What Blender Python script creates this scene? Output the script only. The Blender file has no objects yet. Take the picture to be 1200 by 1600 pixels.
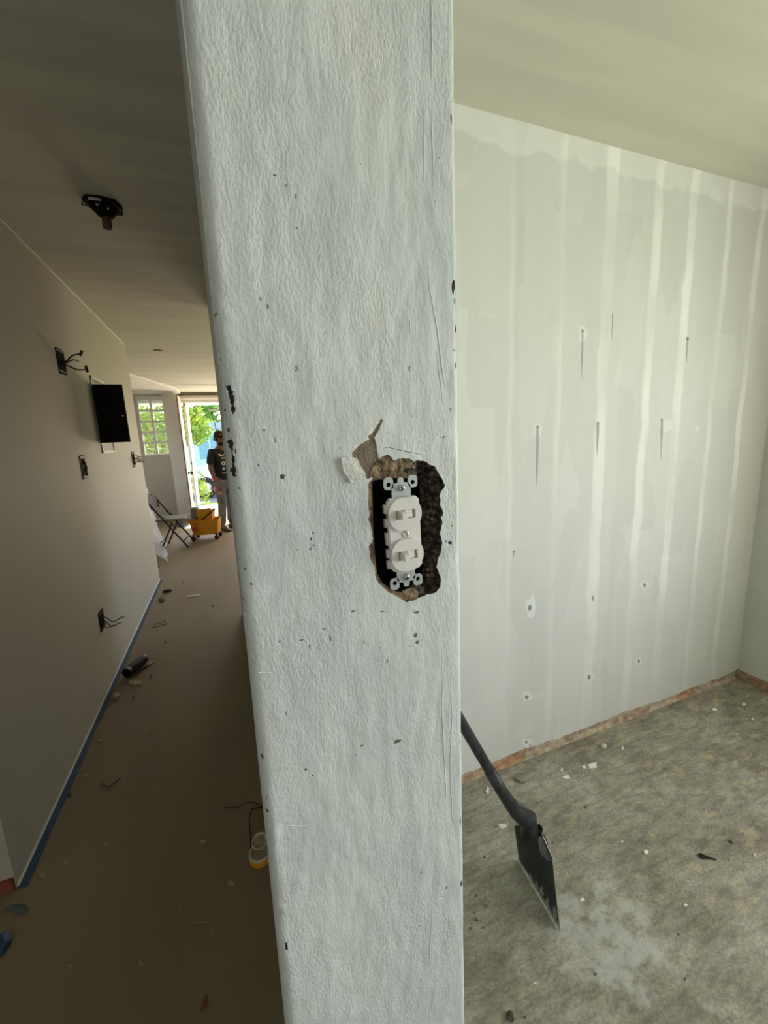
import bpy, bmesh, math, random
from mathutils import Vector, Matrix, noise
from mathutils.geometry import delaunay_2d_cdt
random.seed(7)
sc = bpy.context.scene
COL = sc.collection

# ------------------------------------------------------------------ camera
F, CX, CY, CAM = 645.0, 600.0, 800.0, Vector((0, 0, 1.5))
def _c(px, py): return Vector(((px-CX)/F, -(py-CY)/F, 1.0))
_a = _c(348, 693).normalized(); _b = _c(2331, 693-0.0444*(2331-348)).normalized()
Zc = _a.cross(_b).normalized(); Zc = Zc if Zc.y > 0 else -Zc
Yc = _a; Xc = Yc.cross(Zc).normalized(); Xc = Xc if Xc.x > 0 else -Xc
def ray(px, py):
    v = _c(px, py); return Vector((Xc.dot(v), Yc.dot(v), Zc.dot(v)))
def ony(px, py, y): d = ray(px, py); return CAM + d*(y/d.y)
def onx(px, py, x): d = ray(px, py); return CAM + d*(x/d.x)
def onz(px, py, z=0.0): d = ray(px, py); return CAM + d*((z-CAM.z)/d.z)
cd = bpy.data.cameras.new('camera'); cam = bpy.data.objects.new('camera', cd); COL.objects.link(cam)
cd.sensor_fit = 'HORIZONTAL'; cd.sensor_width = 36; cd.lens = 36*F/1200; cd.clip_start = 0.01; cd.clip_end = 300
# camera axes in the world: right, up, back
R_ = Vector((Xc.x, Yc.x, Zc.x)); U_ = Vector((Xc.y, Yc.y, Zc.y)); B_ = -Vector((Xc.z, Yc.z, Zc.z))
cam.matrix_world = Matrix(((R_.x, U_.x, B_.x, CAM.x), (R_.y, U_.y, B_.y, CAM.y), (R_.z, U_.z, B_.z, CAM.z), (0, 0, 0, 1)))
sc.camera = cam

# ------------------------------------------------------------------ light
vs = sc.view_settings; vs.view_transform = 'Standard'; vs.look = 'None'; vs.gamma = 1; vs.use_curve_mapping = False
vs.exposure = 1.3
sc.cycles.use_denoising = True; sc.cycles.max_bounces = 10; sc.cycles.diffuse_bounces = 6
sc.cycles.sample_clamp_indirect = 6
W = bpy.data.worlds.new('world'); sc.world = W; W.use_nodes = True
wn = W.node_tree; bg = wn.nodes['Background']
sky = wn.nodes.new('ShaderNodeTexSky'); sky.sky_type = 'NISHITA'; sky.sun_disc = False
sky.sun_elevation = math.radians(42); sky.sun_rotation = math.radians(10)
wn.links.new(sky.outputs[0], bg.inputs[0]); bg.inputs[1].default_value = 0.34
def sun(rot, e, col, ang=0.6):
    l = bpy.data.lights.new('sun', 'SUN'); l.energy = e; l.color = col; l.angle = math.radians(ang)
    o = bpy.data.objects.new('sun', l); COL.objects.link(o)
    o.rotation_euler = Vector(rot).to_track_quat('Z', 'Y').to_euler(); return o
sun((0.15, 0.8, 0.9), 7.0, (1.0, 0.95, 0.86))
def area(name, loc, direction, sx, sy, e, col):
    l = bpy.data.lights.new(name, 'AREA'); l.shape = 'RECTANGLE'; l.size = sx; l.size_y = sy; l.energy = e; l.color = col
    o = bpy.data.objects.new(name, l); COL.objects.link(o); o.location = loc
    o.rotation_euler = (-Vector(direction)).to_track_quat('Z', 'Y').to_euler(); return o
# daylight through the side window of the right room : sky part, and part thrown up from the sunny lawn
area('window_daylight', (2.62, -0.75, 1.6), (-1, 0.12, -0.12), 1.9, 1.3, 16.5, (0.96, 0.98, 1.0))
area('lawn_bounce', (2.60, -0.35, 1.05), (-1, 0.45, 0.75), 1.6, 0.5, 6.5, (1.0, 0.94, 0.60))
# added fill lamp behind the camera, no opening there; lifts pillar and near ceiling
area('rear_fill', (-1.0, -2.92, 1.4), (0.10, 1, 0.85), 1.3, 1.2, 11, (0.97, 0.99, 1.0))
# warm fill lamps at added, unseen openings, to brighten living room and hallway
area('front_fill', (1.35, 9.30, 1.5), (-0.25, -1, 0.1), 1.4, 1.2, 2, (1.0, 0.88, 0.72))
area('front_up_fill', (1.35, 9.32, 1.0), (-0.30, -1, 0.75), 1.4, 0.5, 32, (1.0, 0.80, 0.56))
area('side_fill', (2.60, 5.2, 1.3), (-1, -0.35, 1.05), 1.5, 0.8, 3.2, (1.0, 0.80, 0.58))
area('left_fill', (-2.90, 7.6, 1.5), (1, 0.1, 0.3), 1.2, 1.2, 3, (1.0, 0.84, 0.66))

# ------------------------------------------------------------------ materials
def mat(name, base=(0.5, 0.5, 0.5), rough=0.7, metal=0.0, var=0.0, scale=8.0, bump=0.0, bscale=60.0, c2=None, stretch=(1, 1, 1), spec=0.5, trans=0.0, detail=5):
    m = bpy.data.materials.new(name); m.use_nodes = True; nt = m.node_tree; n = nt.nodes; L = nt.links
    b = n['Principled BSDF']; b.inputs['Base Color'].default_value = (*base, 1); b.inputs['Roughness'].default_value = rough
    b.inputs['Metallic'].default_value = metal; b.inputs['Specular IOR Level'].default_value = spec
    if trans: b.inputs['Transmission Weight'].default_value = trans
    tc = n.new('ShaderNodeTexCoord'); mp = n.new('ShaderNodeMapping'); mp.inputs['Scale'].default_value = stretch
    L.new(tc.outputs['Object'], mp.inputs[0])
    if c2 is None and var: c2 = tuple(max(0, c*(1-var)) for c in base)
    if c2 is not None:
        nz = n.new('ShaderNodeTexNoise'); nz.inputs['Scale'].default_value = scale; nz.inputs['Detail'].default_value = detail
        cr = n.new('ShaderNodeValToRGB'); cr.color_ramp.elements[0].position = 0.35; cr.color_ramp.elements[1].position = 0.65
        cr.color_ramp.elements[0].color = (*c2, 1); cr.color_ramp.elements[1].color = (*base, 1)
        L.new(mp.outputs[0], nz.inputs[0]); L.new(nz.outputs[0], cr.inputs[0]); L.new(cr.outputs[0], b.inputs['Base Color'])
    if bump:
        nb = n.new('ShaderNodeTexNoise'); nb.inputs['Scale'].default_value = bscale; nb.inputs['Detail'].default_value = 6
        bp = n.new('ShaderNodeBump'); bp.inputs['Strength'].default_value = bump; bp.inputs['Distance'].default_value = 0.005
        L.new(mp.outputs[0], nb.inputs[0]); L.new(nb.outputs[0], bp.inputs['Height']); L.new(bp.outputs[0], b.inputs['Normal'])
    return m
def N(m): return m.node_tree.nodes, m.node_tree.links, m.node_tree.nodes['Principled BSDF']

# rough, brushed-over paint of the middle wall
def paint_rough():
    m = mat('rough_paint', (0.62, 0.655, 0.64), 0.5, spec=0.45); n, L, b = N(m)
    tc = n.new('ShaderNodeTexCoord')
    def nz(scale, st, det=4, rough=0.5, dist=0.0):
        mp = n.new('ShaderNodeMapping'); mp.inputs['Scale'].default_value = st; L.new(tc.outputs['Object'], mp.inputs[0])
        t = n.new('ShaderNodeTexNoise'); t.inputs['Scale'].default_value = scale; t.inputs['Detail'].default_value = det
        t.inputs['Roughness'].default_value = rough; t.inputs['Distortion'].default_value = dist
        L.new(mp.outputs[0], t.inputs[0]); return t
    a = nz(420, (1, 1, 0.5), 3, 0.55, 0.2); c = nz(110, (1, 1, 0.4), 4, 0.55, 0.2); d = nz(30, (1, 1, 0.5), 3)
    def mth(op, x, y):
        k = n.new('ShaderNodeMath'); k.operation = op
        for i, v in enumerate((x, y)):
            if isinstance(v, (int, float)): k.inputs[i].default_value = v
            else: L.new(v, k.inputs[i])
        return k.outputs[0]
    amp = n.new('ShaderNodeMapRange'); amp.inputs[1].default_value = 0.35; amp.inputs[2].default_value = 0.62; amp.inputs[3].default_value = 0.35; amp.inputs[4].default_value = 1.2
    L.new(nz(9, (1, 1, 0.6), 2).outputs[0], amp.inputs[0])
    h = mth('ADD', mth('MULTIPLY', mth('MULTIPLY', a.outputs[0], 0.50), amp.outputs[0]), mth('ADD', mth('MULTIPLY', c.outputs[0], 0.55), mth('MULTIPLY', d.outputs[0], 0.5)))
    bp = n.new('ShaderNodeBump'); bp.inputs['Strength'].default_value = 0.8; bp.inputs['Distance'].default_value = 0.0022
    L.new(h, bp.inputs['Height']); L.new(bp.outputs[0], b.inputs['Normal'])
    cr = n.new('ShaderNodeValToRGB'); e = cr.color_ramp.elements
    e[0].position = 0.32; e[0].color = (0.54, 0.59, 0.61, 1); e[1].position = 0.66; e[1].color = (0.67, 0.70, 0.695, 1)
    L.new(nz(13, (1, 1, 0.5), 6, 0.6).outputs[0], cr.inputs[0])
    # small dirty specks in the low spots
    v = nz(120, (1, 1, 0.8), 2); cr2 = n.new('ShaderNodeValToRGB'); e = cr2.color_ramp.elements
    e[0].position = 0.20; e[0].color = (0.36, 0.38, 0.38, 1); e[1].position = 0.25; e[1].color = (1, 1, 1, 1)
    L.new(v.outputs[0], cr2.inputs[0])
    mx = n.new('ShaderNodeMix'); mx.data_type = 'RGBA'; mx.blend_type = 'MULTIPLY'; mx.inputs[0].default_value = 1
    L.new(cr.outputs[0], mx.inputs[6]); L.new(cr2.outputs[0], mx.inputs[7]); L.new(mx.outputs[2], b.inputs['Base Color'])
    return m
M = {}
M['rough'] = paint_rough()
M['hall_wall'] = mat('hall_wall_paint', (0.52, 0.49, 0.42), 0.7, var=0.05, scale=2, bump=0.1, bscale=40)
M['hall_ceiling'] = mat('ceiling_paint', (0.62, 0.60, 0.51), 0.8, var=0.09, scale=3, bump=0.12, bscale=30, stretch=(0.3, 2, 1))
def _laps():
    n, L, b = N(M['hall_ceiling']); cr = n['Color Ramp']; tc = n['Texture Coordinate']
    mp = n.new('ShaderNodeMapping'); mp.inputs['Rotation'].default_value = (0, 0, 0.35); mp.inputs['Scale'].default_value = (0.35, 5.5, 1); L.new(tc.outputs['Object'], mp.inputs[0])
    t = n.new('ShaderNodeTexNoise'); t.inputs['Scale'].default_value = 1.6; t.inputs['Detail'].default_value = 5; L.new(mp.outputs[0], t.inputs[0])
    r = n.new('ShaderNodeValToRGB'); e = r.color_ramp.elements; e[0].position = 0.42; e[0].color = (0.96, 0.96, 0.96, 1); e[1].position = 0.62; e[1].color = (1.03, 1.03, 1.02, 1); L.new(t.outputs[0], r.inputs[0])
    m = n.new('ShaderNodeMix'); m.data_type = 'RGBA'; m.blend_type = 'MULTIPLY'; m.inputs[0].default_value = 1; L.new(cr.outputs[0], m.inputs[6]); L.new(r.outputs[0], m.inputs[7]); L.new(m.outputs[2], b.inputs['Base Color'])
_laps()
M['white'] = mat('white_paint', (0.80, 0.79, 0.76), 0.6, var=0.05, scale=5)
M['mortar'] = mat('broken_mortar', (0.36, 0.27, 0.17), 0.95, c2=(0.12, 0.08, 0.05), scale=110, bump=1.0, bscale=240)
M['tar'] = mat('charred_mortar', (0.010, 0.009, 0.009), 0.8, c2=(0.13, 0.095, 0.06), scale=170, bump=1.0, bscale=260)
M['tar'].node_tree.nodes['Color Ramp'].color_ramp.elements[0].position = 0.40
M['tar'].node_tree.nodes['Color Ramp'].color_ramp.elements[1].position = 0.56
M['taupe'] = mat('bare_plaster', (0.23, 0.185, 0.14), 0.95, c2=(0.16, 0.125, 0.09), scale=70, bump=0.5, bscale=300)
M['chipdark'] = mat('dark_chip', (0.035, 0.032, 0.032), 0.9, c2=(0.13, 0.12, 0.115), scale=320)
M['chipblack'] = mat('black_chip', (0.008, 0.007, 0.008), 0.9, c2=(0.05, 0.045, 0.045), scale=300)
M['chipgrey'] = mat('grey_chip', (0.30, 0.30, 0.29), 0.9, var=0.4, scale=200)
M['crack'] = mat('crack_line', (0.05, 0.05, 0.05), 0.9)
M['chippaint'] = mat('loose_paint', (0.66, 0.68, 0.65), 0.55, var=0.06, scale=60, bump=0.4, bscale=300)
M['black'] = mat('black_void', (0.006, 0.006, 0.006), 0.9, spec=0.05)
M['ivory'] = mat('white_plastic', (0.74, 0.725, 0.715), 0.35, spec=0.5)
M['toggle'] = mat('toggle_plastic', (0.78, 0.76, 0.72), 0.3)
M['slot'] = mat('slot_plastic', (0.42, 0.39, 0.35), 0.5)
M['zinc'] = mat('zinc_strap', (0.55, 0.60, 0.62), 0.42, 0.55, var=0.12, scale=400)
M['screw'] = mat('screw_steel', (0.62, 0.60, 0.60), 0.25, 0.9)
M['clip'] = mat('grey_plastic_clip', (0.58, 0.58, 0.58), 0.45)

# skim-coated bedroom wall, vertical bands where each pass of the trowel ended
def band_wall():
    m = mat('skimmed_wall', (0.7, 0.7, 0.66), 0.75); n, L, b = N(m)
    tc = n.new('ShaderNodeTexCoord'); sp = n.new('ShaderNodeSeparateXYZ'); L.new(tc.outputs['Object'], sp.inputs[0])
    def mth(op, x, y=0.0, z=None):
        k = n.new('ShaderNodeMath'); k.operation = op
        for i, v in enumerate((x, y) if z is None else (x, y, z)):
            if isinstance(v, (int, float)): k.inputs[i].default_value = v
            else: L.new(v, k.inputs[i])
        return k.outputs[0]
    def nz(scale, st, det=3, loc=(0, 0, 0)):
        mp = n.new('ShaderNodeMapping'); mp.inputs['Scale'].default_value = st; mp.inputs['Location'].default_value = loc
        L.new(tc.outputs['Object'], mp.inputs[0])
        t = n.new('ShaderNodeTexNoise'); t.inputs['Scale'].default_value = scale; t.inputs['Detail'].default_value = det
        L.new(mp.outputs[0], t.inputs[0]); return t.outputs[0]
    wob = mth('MULTIPLY', mth('SUBTRACT', nz(5, (1.0, 1, 1.0), 6), 0.5), 0.05)
    x = mth('ADD', sp.outputs['X'], wob); u = mth('DIVIDE', mth('SUBTRACT', x, 0.2), 2.6)
    def ramp(stops):
        cr = n.new('ShaderNodeValToRGB'); r = cr.color_ramp
        r.elements[0].position = 0; r.elements[1].position = 1
        r.elements[0].color = (0, 0, 0, 1); r.elements[1].color = (0, 0, 0, 1)
        for p, v in stops:
            e = r.elements.new((p-0.2)/2.6); e.color = (v, v, v, 1)
        L.new(u, cr.inputs[0]); return cr.outputs[0]
    s = []
    for xc, w, v in ((1.05, .008, .35), (1.28, .010, .40), (1.515, .030, .75), (1.775, .020, .9), (1.985, .022, 1.0), (2.225, .012, .8), (2.46, .018, 1.0)):
        s += [(xc-w-.006, 0), (xc-w, v), (xc+w, v), (xc+w+.006, 0)]
    light = ramp(s)
    dk = ramp([(1.049, 0), (1.051, .55), (1.24, .6), (1.275, .15), (1.32, .5), (1.49, .45), (1.50, .2), (1.61, .25), (1.62, .7), (1.75, .85), (1.76, .4), (1.95, .65), (1.96, .45), (2.2, .8), (2.21, .6), (2.43, .8), (2.5, .5), (2.7, .5)])
    mask = n.new('ShaderNodeMapRange'); mask.inputs[1].default_value = 0.38; mask.inputs[2].default_value = 0.58; mask.inputs[3].default_value = 0.15; L.new(nz(2.2, (2.0, 1, 0.8), 3, (5, 0, 2)), mask.inputs[0])
    low = n.new('ShaderNodeMapRange'); low.inputs[1].default_value = 0.1; low.inputs[2].default_value = 0.9; low.inputs[3].default_value = 0.25; L.new(sp.outputs['Z'], low.inputs[0])
    light = mth('MULTIPLY', mth('MULTIPLY', light, mask.outputs[0]), low.outputs[0])
    vo = n.new('ShaderNodeTexVoronoi'); vo.distance = 'CHEBYCHEV'; vo.inputs['Scale'].default_value = 1.0
    mp = n.new('ShaderNodeMapping'); mp.inputs['Scale'].default_value = (6.5, 1, 2.2); L.new(tc.outputs['Object'], mp.inputs[0]); L.new(mp.outputs[0], vo.inputs['Vector'])
    s2 = n.new('ShaderNodeSeparateColor'); L.new(vo.outputs['Color'], s2.inputs[0])
    top = n.new('ShaderNodeMapRange'); top.inputs[1].default_value = 2.455; top.inputs[2].default_value = 2.47
    L.new(mth('ADD', sp.outputs['Z'], mth('MULTIPLY', mth('SUBTRACT', nz(9, (1, 1, 1), 5), 0.5), 0.12)), top.inputs[0])
    val = mth('ADD', mth('MULTIPLY', light, 0.16), mth('MULTIPLY', dk, -0.055))
    val = mth('ADD', val, mth('MULTIPLY', s2.outputs[0], 0.045))
    val = mth('ADD', val, mth('MULTIPLY', top.outputs[0], 0.09))
    val = mth('ADD', val, mth('MULTIPLY', nz(14, (1, 1, 0.25), 5), 0.05))
    hue = nz(1.6, (1, 1, 1), 2)
    mx = n.new('ShaderNodeMix'); mx.data_type = 'RGBA'; mx.inputs[6].default_value = (0.575, 0.575, 0.525, 1); mx.inputs[7].default_value = (0.575, 0.58, 0.555, 1); L.new(hue, mx.inputs[0])
    add = n.new('ShaderNodeVectorMath'); add.operation = 'ADD'; L.new(mx.outputs[2], add.inputs[0])
    cb = n.new('ShaderNodeCombineXYZ')
    for i in range(3): L.new(val, cb.inputs[i])
    L.new(cb.outputs[0], add.inputs[1]); L.new(add.outputs[0], b.inputs['Base Color'])
    bp = n.new('ShaderNodeBump'); bp.inputs['Strength'].default_value = 0.25; bp.inputs['Distance'].default_value = 0.004
    L.new(mth('ADD', light, nz(30, (1, 1, 0.4), 4)), bp.inputs['Height']); L.new(bp.outputs[0], b.inputs['Normal'])
    return m
M['skim'] = band_wall()

def concrete():
    m = mat('bare_concrete', (0.4, 0.37, 0.3), 0.85); n, L, b = N(m)
    tc = n.new('ShaderNodeTexCoord')
    def nz(scale, st=(1, 1, 1), det=6, rot=0.0, loc=(0, 0, 0), dist=0.0, rough=0.55):
        mp = n.new('ShaderNodeMapping'); mp.inputs['Scale'].default_value = st; mp.inputs['Rotation'].default_value = (0, 0, rot); mp.inputs['Location'].default_value = loc
        L.new(tc.outputs['Object'], mp.inputs[0])
        t = n.new('ShaderNodeTexNoise'); t.inputs['Scale'].default_value = scale; t.inputs['Detail'].default_value = det; t.inputs['Distortion'].default_value = dist; t.inputs['Roughness'].default_value = rough
        L.new(mp.outputs[0], t.inputs[0]); return t.outputs[0]
    def ramp(src, stops):
        cr = n.new('ShaderNodeValToRGB'); r = cr.color_ramp
        r.elements[0].position, r.elements[0].color = stops[0][0], (*stops[0][1], 1)
        r.elements[1].position, r.elements[1].color = stops[-1][0], (*stops[-1][1], 1)
        for p, c in stops[1:-1]: e = r.elements.new(p); e.color = (*c, 1)
        L.new(src, cr.inputs[0]); return cr.outputs[0]
    def mix(f, a, c, mode='MIX'):
        x = n.new('ShaderNodeMix'); x.data_type = 'RGBA'; x.blend_type = mode
        if isinstance(f, float): x.inputs[0].default_value = f
        else: L.new(f, x.inputs[0])
        L.new(a, x.inputs[6]); L.new(c, x.inputs[7]); return x.outputs[2]
    base = ramp(nz(4.5, det=10, dist=0.2, rough=0.65), [(0.32, (0.185, 0.165, 0.125)), (0.45, (0.27, 0.248, 0.195)), (0.56, (0.32, 0.30, 0.245)), (0.68, (0.42, 0.405, 0.35))])
    streak = ramp(nz(15, (0.8, 3.2, 1), 8, -0.75, dist=0.15, rough=0.6), [(0.38, (0.72, 0.71, 0.69)), (0.50, (1, 1, 1)), (0.62, (1.18, 1.17, 1.10))])
    c = mix(0.85, base, streak, 'MULTIPLY')
    tan = n.new('ShaderNodeRGB'); tan.outputs[0].default_value = (0.52, 0.45, 0.29, 1)
    fm = ramp(nz(13, (1, 1.8, 1), 9, 0.7, (3, 1, 0), 0.3, 0.65), [(0.52, (0, 0, 0)), (0.66, (0.75, 0.75, 0.75))])
    sx = n.new('ShaderNodeSeparateXYZ'); L.new(tc.outputs['Object'], sx.inputs[0])
    mr = n.new('ShaderNodeMapRange'); mr.inputs[1].default_value = 0.7; mr.inputs[2].default_value = 2.0; mr.inputs[3].default_value = 0.25; L.new(sx.outputs['X'], mr.inputs[0])
    far = mr.outputs[0]
    x = n.new('ShaderNodeMath'); x.operation = 'MULTIPLY'; L.new(fm, x.inputs[0]); L.new(far, x.inputs[1])
    c = mix(x.outputs[0], c, tan.outputs[0])
    fine = ramp(nz(85, (1, 1.6, 1), 8, -0.75, rough=.7), [(0.36, (0.70, 0.70, 0.68)), (0.64, (1.16, 1.16, 1.14))])
    c = mix(1.0, c, fine, 'MULTIPLY')
    pit = ramp(nz(26, det=3, loc=(7, 2, 0)), [(0.27, (0.55, 0.5, 0.45)), (0.31, (1, 1, 1))])
    c = mix(1.0, c, pit, 'MULTIPLY')
    # plaster dust spilled near the shovel
    dm = n.new('ShaderNodeMapping'); dm.inputs['Location'].default_value = (-0.90, -0.70, 0); L.new(tc.outputs['Object'], dm.inputs[0])
    ln = n.new('ShaderNodeVectorMath'); ln.operation = 'LENGTH'; L.new(dm.outputs[0], ln.inputs[0])
    ad = n.new('ShaderNodeMath'); ad.operation = 'ADD'; L.new(ln.outputs['Value'], ad.inputs[0]); L.new(nz(12, det=8, rough=.65), ad.inputs[1])
    dust = n.new('ShaderNodeRGB'); dust.outputs[0].default_value = (0.50, 0.50, 0.46, 1)
    c = mix(ramp(ad.outputs[0], [(0.52, (0.65, 0.65, 0.65)), (0.66, (0, 0, 0))]), c, dust.outputs[0])
    L.new(c, b.inputs['Base Color'])
    bp = n.new('ShaderNodeBump'); bp.inputs['Strength'].default_value = 0.4; bp.inputs['Distance'].default_value = 0.006
    L.new(nz(35, det=8), bp.inputs['Height']); L.new(bp.outputs[0], b.inputs['Normal'])
    return m
M['concrete'] = concrete()
M['hall_floor'] = mat('dusty_floor', (0.26, 0.205, 0.13), 0.65, c2=(0.22, 0.18, 0.12), scale=2.2, bump=0.12, bscale=18, stretch=(1.6, 0.5, 1), spec=0.35)
M['brick'] = mat('exposed_brick', (0.52, 0.43, 0.31), 0.95, c2=(0.26, 0.19, 0.13), scale=26, bump=0.7, bscale=60, stretch=(1, 1, 1.5), detail=9)
def _brick():
    n, L, b = N(M['brick']); cr = n['Color Ramp']; tc = n['Texture Coordinate']
    t = n.new('ShaderNodeTexNoise'); t.inputs['Scale'].default_value = 3.2; t.inputs['Detail'].default_value = 6; L.new(tc.outputs['Object'], t.inputs[0])
    r = n.new('ShaderNodeValToRGB'); e = r.color_ramp.elements; e[0].position = 0.52; e[0].color = (1, 1, 1, 1); e[1].position = 0.62; e[1].color = (1.0, 0.72, 0.58, 1); L.new(t.outputs[0], r.inputs[0])
    m = n.new('ShaderNodeMix'); m.data_type = 'RGBA'; m.blend_type = 'MULTIPLY'; m.inputs[0].default_value = 1; L.new(cr.outputs[0], m.inputs[6]); L.new(r.outputs[0], m.inputs[7]); L.new(m.outputs[2], b.inputs['Base Color'])
_brick()
M['redbrick'] = mat('red_brick', (0.30, 0.08, 0.05), 0.9, var=0.4, scale=30)
M['blacksteel'] = mat('black_steel', (0.010, 0.0105, 0.012), 0.45, 0.1, c2=(0.032, 0.033, 0.035), scale=45, bump=0.15, bscale=120)
M['greysteel'] = mat('scuffed_grey_steel', (0.085, 0.088, 0.092), 0.4, 0.3, var=0.5, scale=60)
M['wornsteel'] = mat('worn_steel', (0.42, 0.40, 0.36), 0.5, 0.4, var=0.4, scale=90)
M['blackwire'] = mat('black_wire', (0.012, 0.011, 0.011), 0.6)
M['redwire'] = mat('red_wire', (0.15, 0.03, 0.02), 0.6)
M['blackpanel'] = mat('black_panel', (0.009, 0.007, 0.006), 0.8, spec=0.1)
M['brownholder'] = mat('brown_holder', (0.07, 0.035, 0.02), 0.5)
M['bluetape'] = mat('blue_tape', (0.03, 0.085, 0.19), 0.7, var=0.4, scale=12)
M['dustyblue'] = mat('dusty_blue', (0.10, 0.12, 0.13), 0.8, var=0.3, scale=20)
M['rubber'] = mat('black_rubber', (0.015, 0.013, 0.012), 0.6)
M['yellow'] = mat('yellow_plastic', (0.80, 0.36, 0.02), 0.45, var=0.1)
M['cream'] = mat('cream_card', (0.60, 0.55, 0.42), 0.7, var=0.15, scale=40)
M['flake'] = mat('paint_flake', (0.75, 0.74, 0.68), 0.7)
M['tanflake'] = mat('tan_flake', (0.42, 0.36, 0.26), 0.8, var=0.3, scale=60)
M['greychair'] = mat('grey_chair_vinyl', (0.20, 0.20, 0.17), 0.6)
M['shaded_back'] = mat('backlit_chair_back', (0.07, 0.068, 0.055), 0.7, spec=0.2)  # chair grey darkened so the backrest carries its backlit shade
M['darkmetal'] = mat('dark_metal', (0.02, 0.018, 0.016), 0.6, 0.2)
M['grey'] = mat('grey_plastic', (0.20, 0.19, 0.17), 0.6)
M['redplastic'] = mat('red_plastic', (0.7, 0.07, 0.05), 0.5)
M['caster'] = mat('dark_red_caster', (0.10, 0.025, 0.02), 0.5)
M['door'] = mat('door_paint', (0.72, 0.68, 0.62), 0.5)
M['skin'] = mat('skin', (0.23, 0.11, 0.07), 0.6)
M['shirt'] = mat('black_shirt', (0.028, 0.026, 0.024), 0.9, var=0.3, scale=30)
M['print'] = mat('shirt_print', (0.75, 0.72, 0.65), 0.8)
M['jeans'] = mat('faded_jeans', (0.22, 0.23, 0.22), 0.9, var=0.35, scale=9)
M['shoe'] = mat('brown_shoe', (0.06, 0.04, 0.03), 0.7)
M['hair'] = mat('hair', (0.012, 0.01, 0.009), 0.9)
M['cap'] = mat('dark_cap', (0.03, 0.022, 0.018), 0.9)
M['orange'] = mat('orange_patch', (0.75, 0.30, 0.06), 0.8)
M['leaf'] = mat('leaf_green', (0.20, 0.36, 0.035), 0.6, c2=(0.09, 0.20, 0.03), scale=2.5)
M['leaf2'] = mat('leaf_lime', (0.50, 0.55, 0.05), 0.6, c2=(0.16, 0.30, 0.04), scale=2.2)
M['bark'] = mat('bark', (0.16, 0.12, 0.08), 0.95, var=0.4, scale=12)
M['grass'] = mat('lawn', (0.30, 0.42, 0.06), 0.9, c2=(0.16, 0.28, 0.05), scale=5)
M['porch'] = mat('porch_concrete', (0.64, 0.58, 0.48), 0.85, var=0.15, scale=3)
M['road'] = mat('road', (0.42, 0.41, 0.40), 0.9, var=0.15, scale=3)
M['curb'] = mat('curb', (0.30, 0.30, 0.29), 0.9, var=0.2)
M['carpaint'] = mat('white_car_paint', (0.80, 0.82, 0.84), 0.25)
M['carglass'] = mat('car_glass', (0.05, 0.07, 0.08), 0.08)
M['tyre'] = mat('tyre', (0.02, 0.02, 0.022), 0.8)
M['blueshutter'] = mat('pale_blue_shutter', (0.22, 0.42, 0.55), 0.6)
M['bluehouse'] = mat('house_paint', (0.66, 0.74, 0.80), 0.8, var=0.05)
M['rooftile'] = mat('roof', (0.35, 0.42, 0.47), 0.8)
# thin clear plastic sheeting
def plastic():
    m = bpy.data.materials.new('clear_sheeting'); m.use_nodes = True; n = m.node_tree.nodes; L = m.node_tree.links; n.clear()
    o = n.new('ShaderNodeOutputMaterial'); mx = n.new('ShaderNodeMixShader'); t = n.new('ShaderNodeBsdfTransparent'); b = n.new('ShaderNodeBsdfPrincipled')
    b.inputs['Base Color'].default_value = (0.80, 0.80, 0.82, 1); b.inputs['Roughness'].default_value = 0.3
    tr = n.new('ShaderNodeBsdfTranslucent'); tr.inputs[0].default_value = (0.85, 0.85, 0.88, 1); m2 = n.new('ShaderNodeMixShader'); m2.inputs[0].default_value = 0.5
    L.new(b.outputs[0], m2.inputs[1]); L.new(tr.outputs[0], m2.inputs[2])
    mx.inputs[0].default_value = 0.62; L.new(t.outputs[0], mx.inputs[1]); L.new(m2.outputs[0], mx.inputs[2]); L.new(mx.outputs[0], o.inputs[0]); return m
M['sheet'] = plastic()
def glassy():
    m = bpy.data.materials.new('louvre_glass'); m.use_nodes = True; n = m.node_tree.nodes; L = m.node_tree.links; n.clear()
    o = n.new('ShaderNodeOutputMaterial'); mx = n.new('ShaderNodeMixShader'); t = n.new('ShaderNodeBsdfTransparent'); b = n.new('ShaderNodeBsdfPrincipled')
    t.inputs[0].default_value = (0.93, 0.96, 0.92, 1); b.inputs['Base Color'].default_value = (0.8, 0.85, 0.8, 1); b.inputs['Roughness'].default_value = 0.25
    mx.inputs[0].default_value = 0.28; L.new(t.outputs[0], mx.inputs[1]); L.new(b.outputs[0], mx.inputs[2]); L.new(mx.outputs[0], o.inputs[0]); return m
M['glass'] = glassy()

# ------------------------------------------------------------------ helpers
def obj(name, bm, m, parent=None, smooth=False):
    me = bpy.data.meshes.new(name); bm.normal_update()
    bm.to_mesh(me); bm.free()
    for k in (m if isinstance(m, (list, tuple)) else [m]): me.materials.append(M[k])
    if smooth: me.polygons.foreach_set('use_smooth', [True]*len(me.polygons))
    o = bpy.data.objects.new(name, me); COL.objects.link(o)
    if parent is not None: o.parent = parent
    return o
def tag(o, label, cat, group=None):
    o['label'] = label; o['category'] = cat
    if group: o['group'] = group
    return o
def thing(name, label, cat, loc=(0, 0, 0), rz=0, group=None):
    o = bpy.data.objects.new(name, None); COL.objects.link(o); o.location = loc; o.rotation_euler = (0, 0, rz); o.empty_display_size = 0.1
    return tag(o, label, cat, group)
def struct(name, bm, m, parent=None, smooth=False, label=None):
    o = obj(name, bm, m, parent, smooth); o['kind'] = 'structure'
    if label: o['label'] = label
    return o
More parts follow.
